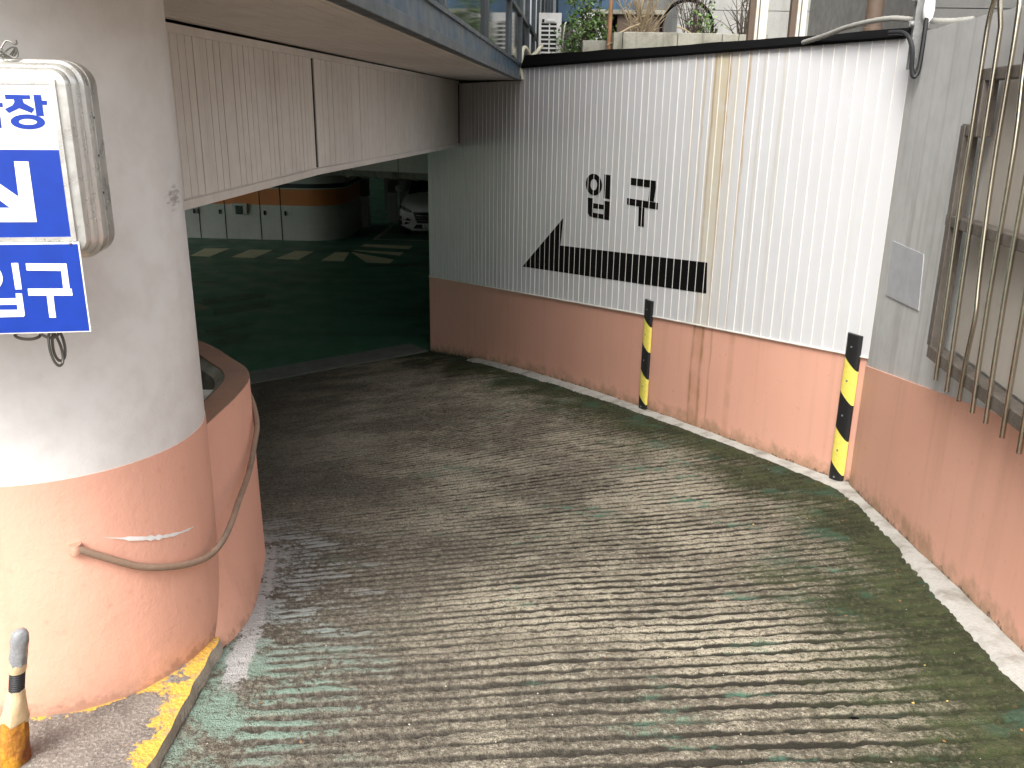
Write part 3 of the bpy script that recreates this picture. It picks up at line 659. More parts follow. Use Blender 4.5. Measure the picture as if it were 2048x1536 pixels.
# ------------------------------------------------------------------ sign box on the column
SP = np.array([-.86, 1.64]); SA = R(10)
sg = thing('sign_box', 'aluminium-framed light box sign, white over blue, with a white slanted arrow', 'sign', (SP[0], SP[1], 0), SA)
fs = lambda a, c, d: (a, -d, c)                # local: x right, -y to the viewer, z up
XL = -.62
def rrect(x0, x1, z0, z1, r, n=9):
    out = []
    for cx, cz, a0 in ((x1-r, z1-r, 0), (x0+r, z1-r, 90), (x0+r, z0+r, 180), (x1-r, z0+r, 270)):
        out += [(cx+r*math.cos(R(a)), cz+r*math.sin(R(a))) for a in np.linspace(a0, a0+90, n)]
    return out
# stepped, rounded aluminium casing: (inset, depth behind the face)
prof = [(.0, .0), (.012, .002), (.0165, .008), (.0175, .015), (.016, .019), (.021, .022), (.0255, .03), (.026, .037), (.0245, .042), (.031, .047), (.033, .06), (.033, .075), (.0315, .0755), (.0315, .079), (.033, .0795), (.033, .125), (.028, .13)]
rings = []
for e_, d_ in prof:
    rings.append([(x, d_, z) for x, z in rrect(XL-.035-e_, .0385+e_, -.259-e_, .041+e_, .012+e_)])
MB().loft(rings, True, True).build('casing', M['alu'], sg, True)
def frame_ring(x0, x1, z0, z1, w, d0, d1):
    b = MB()
    b.box((x0, -d1, z0), (x0+w, -d0, z1)); b.box((x1-w, -d1, z0), (x1, -d0, z1))
    b.box((x0+w, -d1+.0003, z1-w), (x1-w, -d0, z1)); b.box((x0+w, -d1+.0003, z0), (x1-w, -d0, z0+w)); return b
frame_ring(XL, .0353, -.2505, .0372, .0085, .0005, .006).build('inner_frame', M['alu'], sg)
MB().box((XL+.008, -.004, -.084), (.0272, -.0005, .029)).build('white_face', M['signwhite'], sg)
MB().box((XL+.008, -.0041, -.2425), (.0272, -.0005, -.084)).build('blue_face', M['blue'], sg)
b = MB()
for st in ([(-.0513,.0109),(-.0097,.0106),(-.0094,.0039),(-.0509,.003)], [(-.0373,.0034),(-.023,.0034),(-.0214,-.003),(-.0052,-.0124),(-.0107,-.0201),(-.0304,-.012),(-.0489,-.0206),(-.0547,-.0139),(-.0406,-.0071),(-.0367,-.0013)], [(-.0037,.0114),(.0091,.0114),(.0091,-.025),(-.0037,-.025)], [(.0092,.0016),(.0174,.0016),(.0172,-.0058),(.0092,-.0058)]):
    b.prism(st, fs, .0042, .0048)
ring(-.0193, -.0353, .0289, .013, .0151, .0052, fs, .0042, .00465, b); b.build('letter', M['blue'], sg)
b = MB()
for st in ([(-.0625,-.003),(-.0568,-.0033),(-.057,-.0105),(-.0625,-.0105)], [(-.074,.0114),(-.0627,.0114),(-.0645,-.0462),(-.0757,-.0462)]): b.prism(st, fs, .0042, .0048)
b.build('letter', M['blue'], sg)
MB().prism([(-.0525,-.1044),(-.0283,-.1049),(-.0295,-.2139),(-.1164,-.2135),(-.1164,-.1877),(-.0715,-.1877),(-.1130,-.1514),(-.1130,-.1194),(-.0541,-.1679)], fs, .0043, .0049).build('arrow', M['signwhite'], sg)
for z_ in (.005, -.235): MB().lathe([(.003, 0), (.003, .002), (.0015, .003)], (0, 0), 8).build('screw', M['galv'], sg).matrix_local = Matrix.Translation((.0475, .0055, z_)) @ Matrix.Rotation(R(90), 4, 'X')
for z_ in (-.03, -.1, -.17): MB().box((.0705, .0745, z_), (.0725, .08, z_+.004)).build('clip', M['dark'], sg)
# bracket back to the column
MB().box((-.40, .12, -.12), (-.36, .3, -.09)).build('bracket', M['galv'], sg)

ls = thing('sign_board', 'blue board with white lettering hung under the light box', 'sign', (SP[0], SP[1], 0), SA)
MB().box((XL+.05, -.009, -.4255), (.0403, -.005, -.2515)).build('board', M['signwhite'], ls, bevel=.001)
MB().box((XL+.053, -.0098, -.4228), (.0376, -.0092, -.2548)).build('blue_field', M['blue'], ls)
b = MB(); ring(-.1262, -.3145, .0245, .0258, .012, .0135, fs, .0099, .0105, b)
for st in ([(-.0826,-.289),(-.0709,-.289),(-.0715,-.339),(-.0828,-.3388)], [(-.0836,-.3464),(-.0728,-.3469),(-.0735,-.3886),(-.076,-.3917),(-.142,-.3917),(-.142,-.3464),(-.131,-.3464),(-.131,-.3558),(-.0841,-.3558)]): b.prism(st, fs, .0099, .0105)
b.build('letter', M['signwhite'], ls)
MB().prism([(-.131,-.3675),(-.0846,-.3682),(-.0846,-.3777),(-.131,-.377)], fs, .0106, .0109).build('letter_gap', M['blue'], ls)
b = MB()
for st in ([(-.0578,-.2898),(.0134,-.2915),(.0130,-.3392),(.0016,-.3388),(.0024,-.3052),(-.0579,-.3032)], [(-.0613,-.3378),(.0162,-.3395),(.0165,-.353),(-.0615,-.3512)], [(-.0296,-.3519),(-.018,-.3522),(-.0189,-.3951),(-.0306,-.3948)]): b.prism(st, fs, .0099, .0105)
b.build('letter', M['signwhite'], ls)
for x_ in (-.1035, .025): MB().lathe([(.003, 0), (.003, .002), (.0015, .003)], (0, 0), 8).build('screw', M['galv'], ls).matrix_local = Matrix.Translation((x_, -.009, -.2535)) @ Matrix.Rotation(R(90), 4, 'X')

hk = thing('wire_hook', 'looped grey wire links dangling below the blue sign board', 'wire hook', (SP[0], SP[1], -.43), SA)
def loop(name, c, ax, h, w, tilt, y):
    b = MB(); P = []
    for t in np.linspace(0, 2*math.pi, 25)[:-1]:
        x, z = w*math.sin(t)*(1-.25*math.cos(t)), h*math.cos(t); ct, st_ = math.cos(tilt), math.sin(tilt)
        P.append((c[0]+x*ct-z*st_, y+.012*math.sin(t), c[1]+x*st_+z*ct))
    P.append(P[0]); b.tube(P, .003, 6); return b.build(name, M['wire'], hk, True)
loop('link', (-.0485, -.042), 0, .036, .0065, R(7), .05); loop('link', (-.0445, -.036), 0, .034, .007, R(2), .058)
loop('link', (-.0955, -.012), 0, .0235, .006, R(88), .05); loop('link', (-.058, -.008), 0, .018, .008, R(70), .055)

# small tangle of wire on top of the sign box
tw = thing('wire_tangle', 'small tangle of dark wire on top of the light box', 'wire', (SP[0], SP[1], .075), SA)
b = MB()
for k in range(3):
    P = [(-.052+.022*math.cos(t)*(1-.2*k), .03+.01*k, .008+.009*math.sin(2*t+k)) for t in np.linspace(0, 2*math.pi, 20)]
    b.tube(P, .0016, 5)
b.tube(smoothpath([(-.06, .03, .01), (-.05, .04, .028), (-.035, .04, .022), (-.04, .06, .03)], 4), .0016, 5)
b.build('strand', M['wire'], tw, True)

# taped, rusted pipe stub
ps = thing('pipe_stub', 'rusted pipe stub bound with tape and grey plastic at its tip', 'pipe', (-1.178, 1.70, -1.5), 0)
ps.scale = (1.05, 1.05, 1.17)
jit = lambda prof, amp, seed, n=18: MB().loft([[((r*(1+amp*(vnoise2(np.array([a*2.]), np.array([z*90.]), seed)[0]-.5)))*math.cos(a)+(z*.23), (r*(1+amp*(vnoise2(np.array([a*2.]), np.array([z*90.]), seed)[0]-.5)))*math.sin(a), z) for a in np.linspace(0, 2*math.pi, n+1)[:-1]] for r, z in prof])
jit([(.036, -.02), (.034, .01), (.032, .04), (.029, .07), (.027, .1), (.023, .115)], .35, 71).build('rusted_base', M['rust'], ps, True)
jit([(.026, .098), (.027, .108), (.024, .125), (.024, .14), (.019, .158), (.0165, .175)], .4, 72).build('tape_wrap', M['tape'], ps, True)
b = MB(); pr_ = []
for k in range(19): pr_.append((.0165 if k % 2 else .0148, .172+k*.0025))
jit(pr_, .02, 73).build('ribbed_sleeve', M['rubber'], ps, True)
jit([(.0175, .216), (.018, .222), (.0175, .234)], .1, 74).build('tape_ring', M['tape'], ps, True)
jit([(.0165, .232), (.0185, .25), (.0175, .27), (.0185, .285), (.0165, .3), (.012, .308), (.004, .311)], .45, 75).build('plastic_wrap', M['bag'], ps, True)

# ------------------------------------------------------------------ the building over the entrance
bd = thing('building', 'building over the garage entrance with ribbed fascia beam, pale soffit and dark glazing', 'building', (0, 0, 0))
A2 = np.array([-.43, 2.34]); D2 = np.array([.464, 6.26]); D2 /= np.linalg.norm(D2); N2 = np.array([D2[1], -D2[0]])
fa = lambda s, n, z: (A2[0]+D2[0]*s+N2[0]*n, A2[1]+D2[1]*s+N2[1]*n, z)
A1 = np.array([-1.22, 3.27]); B1 = np.array([-.623, 9.99]); D1 = (B1-A1)/np.linalg.norm(B1-A1); N1 = np.array([D1[1], -D1[0]]); LB = float(np.linalg.norm(B1-A1))
fb = lambda s, n, z: (A1[0]+D1[0]*s+N1[0]*n, A1[1]+D1[1]*s+N1[1]*n, z)
# soffit boards, long strips between the beam and the outer edge
NB = 12
def sof(k, f):     # k 0 = beam side .. 1 = outer edge; f along
    a0 = np.array([-1.375, 1.6, .282]); a1 = np.array([-.632, 10.02, .279]); c0 = np.array([-.488, 1.6, .25]); c1 = np.array([.030, 8.64, .25])
    return (a0*(1-k)+c0*k)*(1-f)+(a1*(1-k)+c1*k)*f
for i in range(NB):
    k0, k1 = i/NB+.001, (i+1)/NB-.0035
    P = [sof(k0, 0), sof(k1, 0), sof(k1, 1), sof(k0, 1)]
    MB().add([tuple(p) for p in P]+[(p[0], p[1], p[2]+.012) for p in P], [(0, 1, 2, 3), (7, 6, 5, 4), (0, 1, 5, 4), (1, 2, 6, 5), (2, 3, 7, 6), (3, 0, 4, 7)]).build('soffit_board', M['soffit'], bd)
P = [sof(-.02, 0), sof(1, 0), sof(1, 1), sof(-.02, 1)]
MB().add([(p[0], p[1], p[2]+.02) for p in P]+[(p[0], p[1], .31) for p in P], [(0, 1, 2, 3), (7, 6, 5, 4), (0, 1, 5, 4), (1, 2, 6, 5), (2, 3, 7, 6), (3, 0, 4, 7)]).build('soffit_backing', M['dark'], bd)
# beam fascia: two runs of narrow strips
zbm = lambda s: float(np.interp(s, [0, 1.62, LB], [-.366, -.352, -.405]))
def fascia(s0, s1, p):
    s = s0
    while s < s1-.01:
        e = min(s+p, s1); o = random.uniform(-.0012, .0012)
        MB().prism([(s+.0022, zbm(s)+.02), (e-.0022, zbm(e)+.02), (e-.0022, .245), (s+.0022, .245)], lambda a, c, d: fb(a, d+o, c), -.012, 0).build('fascia_strip', M['rib'], bd)
        s = e
fascia(-.3, 1.6, .0605); fascia(1.665, LB-.03, .099)
MB().box((-.35, -.28, -.34), (LB, -.014, .26), fb).build('beam_core', M['rib'], bd)
MB().box((1.612, -.013, -.33), (1.628, -.002, .25), fb).build('fascia_gap', M['dark'], bd)
MB().box((1.63, -.013, -.33), (1.662, .003, .246), fb).build('fascia_edge', M['rib'], bd)
for a, e in ((-.35, 1.63), (1.632, LB-.02)):
    MB().loft([[fb(q_, -.29, zbm(q_)-.012), fb(q_, .012, zbm(q_)-.008), fb(q_, .014, zbm(q_)+.024), fb(q_, -.004, zbm(q_)+.03), fb(q_, -.29, zbm(q_)+.03)] for q_ in np.linspace(a, e, 20)]).build('bottom_trim', M['rib'], bd)
MB().loft([[fb(q_, -.02, .236), fb(q_, .008, .236), fb(q_, .008, .268), fb(q_, -.02, .268)] for q_ in np.linspace(-.35, LB-.03, 8)]).build('top_trim', M['soffit'], bd)
MB().box((LB-.028, -.013, -.4), (LB-.004, .004, .262), fb).build('end_gap', M['dark'], bd)
# glazed side above the soffit
SE = 14.
MB().box((-.72, -.03, .242), (6.3, .02, .285), fa).build('drip_edge', M['facade_metal'], bd, bevel=.003)
MB().box((-.72, -.03, .2855), (SE, .004, .372), fa).build('blue_band', M['facade_blue'], bd)
MB().box((-.72, -.03, .3725), (SE, .018, .392), fa).build('sill_rail', M['facade_metal'], bd)
MU = [-.72, -.15, 1.56, 3.27, 5.0, 6.2, 7.3, 8.4, 9.5, 10.6, 11.7, 12.8, 13.9]
for a, e in zip(MU[:-1], MU[1:]):
    for z0, z1 in ((.3925, .795), (.8355, 1.9), (1.9405, 3.2)):
        MB().box((a+.022, -.02, z0), (e-.022, -.004, z1), fa).build('window_pane', M['glass'], bd)
for a in MU: MB().box((a-.02, -.03, .3925), (a+.02, .02, 3.2), fa).build('mullion', M['facade_metal'], bd)
for z0 in (.795, 1.9, 3.2):
    MB().box((-.72, -.03, z0+.0003), (SE, .0165, z0+.04), fa).build('rail', M['facade_metal'], bd)
MB().prism([(-10.5, 1.64), (-.53, 1.64), (.82, 19.9), (-10.5, 19.9)], lambda a, c, d: (a, c, d), .33, 3.5).build('upper_storeys', M['facade_metal'], bd)  # unseen top, front and left end cut back to let in more sky
MB().prism([(-10.5, 1.6), (-1.43, 1.6), (-1.33, 3.0), (-10.5, 3.0)], lambda a, c, d: (a, c, d), .285, .33).build('front_soffit', M['soffit'], bd)  # front edge drawn back so more light reaches the column
MB().box((-26, 2.62, -3.3), (-1.5, 2.78, .32)).build('front_wall', M['col_white'], bd)  # out of view, put in to keep daylight out of the garage

# garage shell
def gpart(name, poly, z0, z1, mat): return MB().prism(poly, lambda a, c, d: (a, c, d), z0, z1).build(name, M[mat])
struct(gpart('garage_ceiling', [(-13, 2.8), (-1.4, 2.8), (-1.33, 3.3), (-.72, 9.99), (-.9, 10.9), (-.9, 40), (-13, 40)], .05, .23, 'garage_dim'))  # stops short on the left: added unseen opening lets daylight into the garage
struct(gpart('garage_ceiling', [(-.9, 10.9), (-.3, 9.7), (2.15, 4.7), (8, 4.7), (8, 40), (-.9, 40)], .05, .225, 'garage_dim'))
for poly in ([(-26.2, 2.6), (-26, 2.6), (-26, 40), (-26.2, 40)], [(-26, 40), (8, 40), (8, 40.2), (-26, 40.2)], [(8, 4.5), (8.2, 4.5), (8.2, 40), (8, 40)], [(-4.0, 27.2), (8, 27.2), (8, 27.4), (-4.0, 27.4)], [(2.0, 4.62), (8, 4.62), (8, 4.68), (2.0, 4.68)]):
    struct(gpart('garage_wall', poly, -3.3, .2, 'garage_dim'))  # the nearer back wall is added to hide the daylit far floor

gp = thing('garage_partition', 'rounded white garage wall with an orange band and flush cupboard doors', 'wall', (-5, 20.6, -3.05))
path = [(-20, 20.93), (-12, 20.87), (-7.83, 20.82), (-5.5, 20.63), (-4.85, 20.56)]+[(-4.85+.83*math.sin(t), 21.39-.83*math.cos(t)) for t in np.linspace(.15, math.pi/2, 14)]+[(-4.02, 24)]
def curtain(name, z0, z1, mat, o=0.):
    b = MB(); n = len(path)
    b.loft([[(x+5, y-20.6-o, z0), (x+5, y-20.6-o, z1)] for x, y in path], False, False); return b.build(name, M[mat], gp, True)
curtain('lower_wall', 0, .81, 'garage_white'); curtain('orange_band', .81, 1.185, 'garage_orange'); curtain('white_line', 1.185, 1.21, 'garage_white'); curtain('dark_band', 1.21, 1.31, 'garage_stripe'); curtain('upper_wall', 1.31, 3.2, 'garage_white')
for x in (-7.45, -6.82, -5.97, -5.47):
    y = np.interp(x, [p[0] for p in path[:5]], [p[1] for p in path[:5]])
    MB().box((x+5-.008, y-20.6-.008, .0), (x+5+.008, y-20.6+.002, 1.3)).build('door_gap', M['dark'], gp)
for x in (-7.56, -7.46, -6.94, -5.86, -5.36):
    y = np.interp(x, [p[0] for p in path[:5]], [p[1] for p in path[:5]])
    MB().box((x+5-.022, y-20.6-.03, .58), (x+5+.022, y-20.6-.008, .68)).build('door_handle', M['carblack'], gp)
MB().box((-1.62, .02, .6), (-1.26, .17, .84)).build('outlet_box', M['garage_white'], gp, bevel=.01)
MB().box((-1.53, .004, .62), (-1.37, .02, .79)).build('outlet_label', M['glass'], gp)
MB().box((-1.52, -.03, .6), (-1.37, .02, .618)).build('outlet_tray', M['carblack'], gp)
# concrete pillars further in
for k, (x0, x1, y0, lab) in enumerate(((-4.17, -3.84, 23.1, 'narrow garage pillar just right of the rounded garage wall'), (-3.47, -3.2, 24.2, 'thin garage pillar midway between rounded wall and white car'), (-3.02, -2.72, 24.6, 'dark garage pillar just left of the white car'))):
    p = thing('garage_pillar', lab, 'pillar', ((x0+x1)/2, y0, -3.05), 0, 'pillars inside the garage')
    hw = (x1-x0)/2
    MB().box((-hw, 0, 0), (hw, .4, .8)).build('painted_foot', M['garage_white'], p, bevel=.01)
    MB().box((-hw, .003, .8), (hw, .4, 3.2)).build('shaft', M['garage_dim'], p, bevel=.01)
# header beam inside the entrance with a ragged lower edge
hd = thing('header_beam', 'pale header beam with crumbling ragged lower edge inside the entrance', 'beam', (-1.247, 11.9, -.92), math.atan2(.57, -1.32))
# local x runs to the left and away, +y faces the viewer
MB().box((-.6, -.3, .07), (9, 0, 1.05)).build('casing', M['rib'], hd)
for s_ in (.35, 1.1, 1.75, 2.4): MB().box((s_, -.001, .075), (s_+.008, .0025, 1.0)).build('joint', M['dark'], hd)
b = MB(); rs = []
for k, s_ in enumerate(np.linspace(-.6, 5, 150)):
    j = lambda sd: vnoise(np.array([k*.55+sd*100]), 80+sd)[0]
    rs.append([(s_, -.28, .08), (s_, -.26, .0-.02*j(1)), (s_, -.12, -.015-.05*j(2)*j(6)), (s_, -.01+.02*j(3), .0-.045*j(4)*j(5)), (s_, .012*j(5), .075)])
b.loft(rs).build('ragged_edge', M['concrete'], hd)

# white car parked inside
car = thing('parked_car', 'white SUV parked nose out in the dark garage', 'car', (-1.95, 21.2, -3.05))
st = [(0, .80, .24, .62), (.06, .86, .2, .70), (.16, .90, .18, .76), (.4, .92, .2, .82), (1.1, .925, .22, .95), (1.35, .925, .22, 1.0), (2.2, .93, .22, 1.02), (4.1, .9, .25, 1.0), (4.4, .82, .35, .9)]
rings = []
for y, w_, z0, z1 in st:
    h = z1-z0
    half = [(0, z0), (w_*.7, z0), (w_*.95, z0+h*.12), (w_, z0+h*.4), (w_*.985, z0+h*.7), (w_*.93, z0+h*.9), (w_*.78, z1), (w_*.4, z1+.025), (0, z1+.03)]
    bow = lambda x: .42*(abs(x)/.92)**3.2 if y < .5 else .42*(abs(x)/.92)**3.2*max(0, 1-(y-.5)/1.5)
    rings.append([(x, y+bow(x), z) for x, z in half]+[(-x, y+bow(x), z) for x, z in half[-2:0:-1]])
MB().loft(rings).build('body', M['carpaint'], car, True)
cab = [(1.2, .78, .98), (1.75, .70, 1.40), (2.2, .66, 1.54), (3.4, .64, 1.52), (4.0, .72, 1.0)]
MB().loft([[(-w_, y, .95), (w_, y, .95), (w_*.93, y, z), (-w_*.93, y, z)] for y, w_, z in cab]).build('cabin_glass', M['glassdark'], car, True)
MB().loft([[(-w_, y, z), (w_, y, z), (w_*.95, y, z+.04), (-w_*.95, y, z+.04)] for y, w_, z in ((1.8, .64, 1.42), (2.2, .62, 1.545), (3.4, .6, 1.525), (3.7, .6, 1.35))]).build('roof', M['carpaint'], car, True)
fy = lambda x: .42*(abs(x)/.92)**3.2+.03
def front(poly, name, mat, d=.03, o=.0): return MB().prism(poly, lambda a, c, dd: (a, fy(a)+.04*max(0, (c-.5))*1.2+.02-dd-o, c), 0, d).build(name, M[mat], car)
def split(poly):
    out = []
    for (a, c), (a2, c2) in zip(poly, poly[1:]+poly[:1]):
        for t in np.linspace(0, 1, 6)[:-1]: out.append((a+(a2-a)*t, c+(c2-c)*t))
    return out
front(split([(-.5, .62), (.5, .62), (.4, .36), (-.4, .36)]), 'grille', 'carblack', .05)
for z in (.42, .48, .54): front(split([(-.42, z), (.42, z), (.42, z+.012), (-.42, z+.012)]), 'grille_slat', 'chrome', .03, .04)
b = MB(); b.tube([(.075*math.cos(t), -.06, .545+.04*math.sin(t)) for t in np.linspace(0, 2*math.pi, 21)], .007, 6); b.tube([(-.03, -.06, .515), (-.012, -.06, .575)], .007, 6); b.tube([(.012, -.06, .515), (.03, -.06, .575)], .007, 6); b.tube([(-.02, -.06, .545), (.02, -.06, .545)], .006, 6)
b.build('emblem', M['chrome'], car, True)
for sx in (-1, 1):
    front(split([(sx*.52, .61), (sx*.56, .66), (sx*.84, .755), (sx*.85, .68), (sx*.70, .63)]), 'headlight_housing', 'carblack', .05)
    for xx, zz in ((.77, .69), (.68, .665), (.61, .645)):
        b = MB(); b.loft([[(sx*xx+r_*math.cos(t), fy(xx)-.02-dd, zz+r_*math.sin(t)) for t in np.linspace(0, 2*math.pi, 13)[:-1]] for r_, dd in ((.03, 0), (.03, .015), (.02, .02))]).build('headlight', M['lamp'], car, True)
    front(split([(sx*.55, .40), (sx*.62, .46), (sx*.86, .50), (sx*.87, .42)]), 'fog_recess', 'carblack', .05)
    front(split([(sx*.58, .36), (sx*.86, .395), (sx*.84, .3), (sx*.7, .31)]), 'lower_recess', 'carblack', .05)
    front(split([(sx*.80, .46), (sx*.85, .475), (sx*.85, .45), (sx*.80, .44)]), 'fog_lamp', 'lamp', .03, .03)
    for yy in (.95, 3.6):
        w_ = MB(); w_.lathe([(.2, -.1), (.33, -.11), (.345, -.08), (.345, .08), (.33, .11), (.2, .1)], (0, 0), 28)
        o = w_.build('wheel', M['tyre'], car, True); o.matrix_local = Matrix.Translation((sx*.81, yy, .345)) @ Matrix.Rotation(R(90), 4, 'Y')
        r_ = MB().lathe([(.05, .1), (.2, .085), (.21, .105), (.2, .04), (.05, .05)], (0, 0), 20).build('rim', M['chrome'], o, True)
    MB().lathe([(.02, -.1), (.1, -.07), (.12, 0), (.1, .07), (.02, .09)], (0, 0), 14).build('mirror', M['carpaint'], car, True).location = (sx*1.0, 1.55, 1.05)
front(split([(-.5, .235), (.5, .235), (.42, .33), (-.42, .33)]), 'lower_grille', 'carblack', .04)
front(split([(-.55, .185), (.55, .185), (.55, .21), (-.55, .21)]), 'skid_trim', 'chrome', .03, .01)
MB().box((-.26, -.075, .255), (.26, -.06, .365)).build('number_plate', M['linewhite'], car, bevel=.003)
# plate characters, seven-segment style strokes
def seg(x, z, on, w=.038, h=.07, t=.008):
    S = {'a': (0, h, w, h+t), 'g': (0, h/2, w, h/2+t), 'd': (0, 0, w, t), 'f': (0, h/2, t, h+t), 'b': (w-t, h/2, w, h+t), 'e': (0, 0, t, h/2+t), 'c': (w-t, 0, w, h/2+t)}
    b = MB()
    for i, k in enumerate(on):
        x0, z0, x1, z1 = S[k]; b.box((x+x0, -.0785-.0001*i, z+z0), (x+x1, -.0755, z+z1))
    b.build('plate_digit', M['carblack'], car)
for k, on in enumerate(('afgedc', 'abged', 'abcdfg')): seg(-.215+k*.052, .27, on)

# ------------------------------------------------------------------ behind the wall
ac = thing('air_conditioner', 'white outdoor air conditioner unit behind the strip wall', 'air conditioner', (.335, 9.5, .3))
MB().box((-.115, .012, .02), (.115, .82, .62)).build('case', M['ac'], ac, bevel=.012)
MB().box((-.09, .002, .04), (.085, .011, .52)).build('grille_back', M['dark'], ac)
for x0, x1 in ((-.115, -.088), (-.012, .0), (.066, .115)): MB().box((x0, -.006, .02), (x1, .011, .62)).build('grille_post', M['ac'], ac, bevel=.002)
for k in range(12): MB().box((-.089, -.0045, .03+k*.0415), (.067, .0105, .045+k*.0415)).build('slat', M['ac'], ac)
MB().box((-.089, -.005, .525), (.067, .0105, .62)).build('top_panel', M['ac'], ac)
MB().box((-.04, -.018, .535), (.05, -.004, .56)).build('handle', M['ac'], ac, bevel=.003)
MB().box((-.082, -.008, .53), (-.058, -.004, .56)).build('port', M['dark'], ac)
MB().tube(smoothpath([(.125, .02, .0), (.13, .03, .3), (.15, .03, .5), (.165, .08, .54)], 5), .008, 6).build('side_pipe', M['cream'], ac, True)
for x_ in (-.1, .07): MB().box((x_, .0, -.06), (x_+.04, .8, .02)).build('foot', M['galv'], ac)

hs = thing('hose', 'cream lagged hose looping over the wall by the air conditioner', 'hose', (.05, 8.6, .4))
MB().tube([tuple(np.array(p)-np.array([.05, 8.6, .4])) for p in smoothpath([(.26,9.52,.62),(.2,9.4,.54),(.14,9.15,.485),(.115,9.0,.51),(.085,8.85,.545),(.06,8.72,.53),(.045,8.6,.46),(.043,8.55,.37),(.052,8.53,.25)], 6)], .02, 10).build('lagging', M['cream'], hs, True)

def concrete_block(name, x0, x1, y, z1, label, dep=.2, joints=()):
    t_ = thing(name, label, 'concrete wall', ((x0+x1)/2, y, .3)); hx = (x1-x0)/2
    cuts = [x0]+list(joints)+[x1]
    for a, e in zip(cuts[:-1], cuts[1:]):
        MB().box((a-(x0+x1)/2+.003, 0, 0), (e-(x0+x1)/2-.003, dep, z1-.3+random.uniform(-.006, .006))).build('block', M['concrete'], t_, bevel=.006)
    return t_
concrete_block('planter_edge', .93, 2.42, 9.0, .707, 'long mould-stained concrete planter edge above the wall', .18, (1.02, 1.55, 1.98, 2.14))
concrete_block('concrete_block', .655, .89, 9.3, .655, 'small square concrete block left of the rusty pole', .2)
po = thing('rusty_pole', 'thin rusty brown pole standing behind the wall', 'pole', (.905, 9.15, .3))
MB().tube([(0, 0, 0), (.004, 0, 1.1), (-.002, 0, 2.4)], .02, 10).build('shaft', M['pole_rust'], po, True)
MB().tube([(-.02, -.02, .3), (.1, -.02, .36)], .006, 6).build('tie', M['twig'], po, True)

def shrub(name, label, loc, rad, hgt, nl, ns, size, seed, mat='leaf', green=True, cat='shrub'):
    rg = random.Random(seed); t_ = thing(name, label, cat, loc)
    bs = MB(); tips = []
    for k in range(ns):
        a = rg.uniform(0, 6.28); r_ = rad*rg.uniform(.2, 1); h = hgt*rg.uniform(.45, 1)
        P = [(.04*math.cos(a), .04*math.sin(a), 0), (r_*.4*math.cos(a)+rg.uniform(-.04, .04), r_*.4*math.sin(a), h*.5), (r_*math.cos(a), r_*math.sin(a), h)]
        sp_ = smoothpath(P, 5); bs.tube(sp_, [.008*(1-.75*i/(len(sp_)-1)) for i in range(len(sp_))], 5); tips.append(sp_)
        for j in range(3):
            q0 = Vector(sp_[rg.randint(3, len(sp_)-2)]); e = q0+Vector((rg.uniform(-.16, .16), rg.uniform(-.16, .16), rg.uniform(.02, .2)))
            bs.tube([q0, (q0+e)/2+Vector((0, 0, .015)), e], [.004, .003, .0015], 4); tips.append([tuple(q0*(1-f)+e*f) for f in np.linspace(0, 1, 9)])
    bs.build('stem', M['bark' if green else 'twig'], t_)
    if nl:
        lf = MB()
        for k in range(nl):
            p = Vector(rg.choice(rg.choice(tips)[2:]))+Vector((rg.gauss(0, .035), rg.gauss(0, .035), rg.gauss(0, .03)))
            d = Vector((rg.gauss(0, 1), rg.gauss(0, 1), rg.gauss(.2, .7))).normalized(); n = d.cross(Vector((rg.gauss(0, 1), rg.gauss(0, 1), rg.gauss(0, 1)))).normalized(); s_ = size*rg.uniform(.6, 1.3)
            up_ = d.cross(n)*s_*.12
            lf.add([p, p+d*s_*.5+n*s_*.28+up_, p+d*s_, p+d*s_*.5-n*s_*.28+up_], [(0, 1, 2, 3)])
        lf.build('foliage', M[mat], t_)
    return t_
shrub('shrub', 'leafy green shrub between the air conditioner and the rusty pole', (.72, 9.75, .3), .3, .95, 1500, 22, .045, 3)
shrub('shrub', 'low green shrub sprouting right beside the air conditioner', (.56, 9.45, .3), .13, .5, 380, 9, .042, 4)
shrub('shrub', 'small green plant among the dry twigs above the planter edge', (1.95, 9.6, .5), .22, .45, 260, 10, .05, 5)
shrub('dry_bush', 'bare twiggy bush behind the long planter edge, left half', (1.25, 9.5, .6), .42, .7, 0, 46, .04, 6, green=False, cat='dry bush')
shrub('dry_bush', 'bare dark branching bush inside the black hoop', (1.95, 10.3, .5), .28, 1.0, 0, 30, .04, 8, cat='dry bush')
shrub('dry_bush', 'sparse dry stems behind the planter edge, right end', (2.35, 9.7, .6), .3, .8, 0, 18, .04, 9, cat='dry bush')
for k, (a, e, lab) in enumerate((((1.0, 9.12, .71), (1.2, 9.15, .80), 'pale broken stick leaning beside the rusty pole'), ((1.55, 9.12, .78), (1.72, 9.1, .70), 'pale broken stick lying over the planter edge'))):
    o = MB().tube([(0, 0, 0), tuple((np.array(e)-np.array(a))*.5+np.array([0, 0, .008])), tuple(np.array(e)-np.array(a))], [.008, .007, .005], 6).build('stick', M['twig'], None, True); o.location = a; tag(o, lab, 'stick')
hp = thing('hoop', 'black arched hoop standing behind the planter edge', 'hoop', (1.99, 11.0, .3))
MB().tube([(.30*math.cos(t), 0, .62+.3*math.sin(t)) for t in np.linspace(-.5, math.pi+.5, 30)], .02, 8).build('rim', M['black'], hp, True)
for sx in (-1, 1): MB().tube([(sx*.263, 0, .49), (sx*.25, 0, 0)], .018, 8).build('leg', M['black'], hp, True)
sb = thing('slab_bench', 'pale stone slab on dark brown blocks behind the dry twigs', 'bench', (1.4, 11.2, .3))
MB().box((-.55, 0, .78), (.38, .5, .83)).build('slab', M['concrete'], sb, bevel=.008)
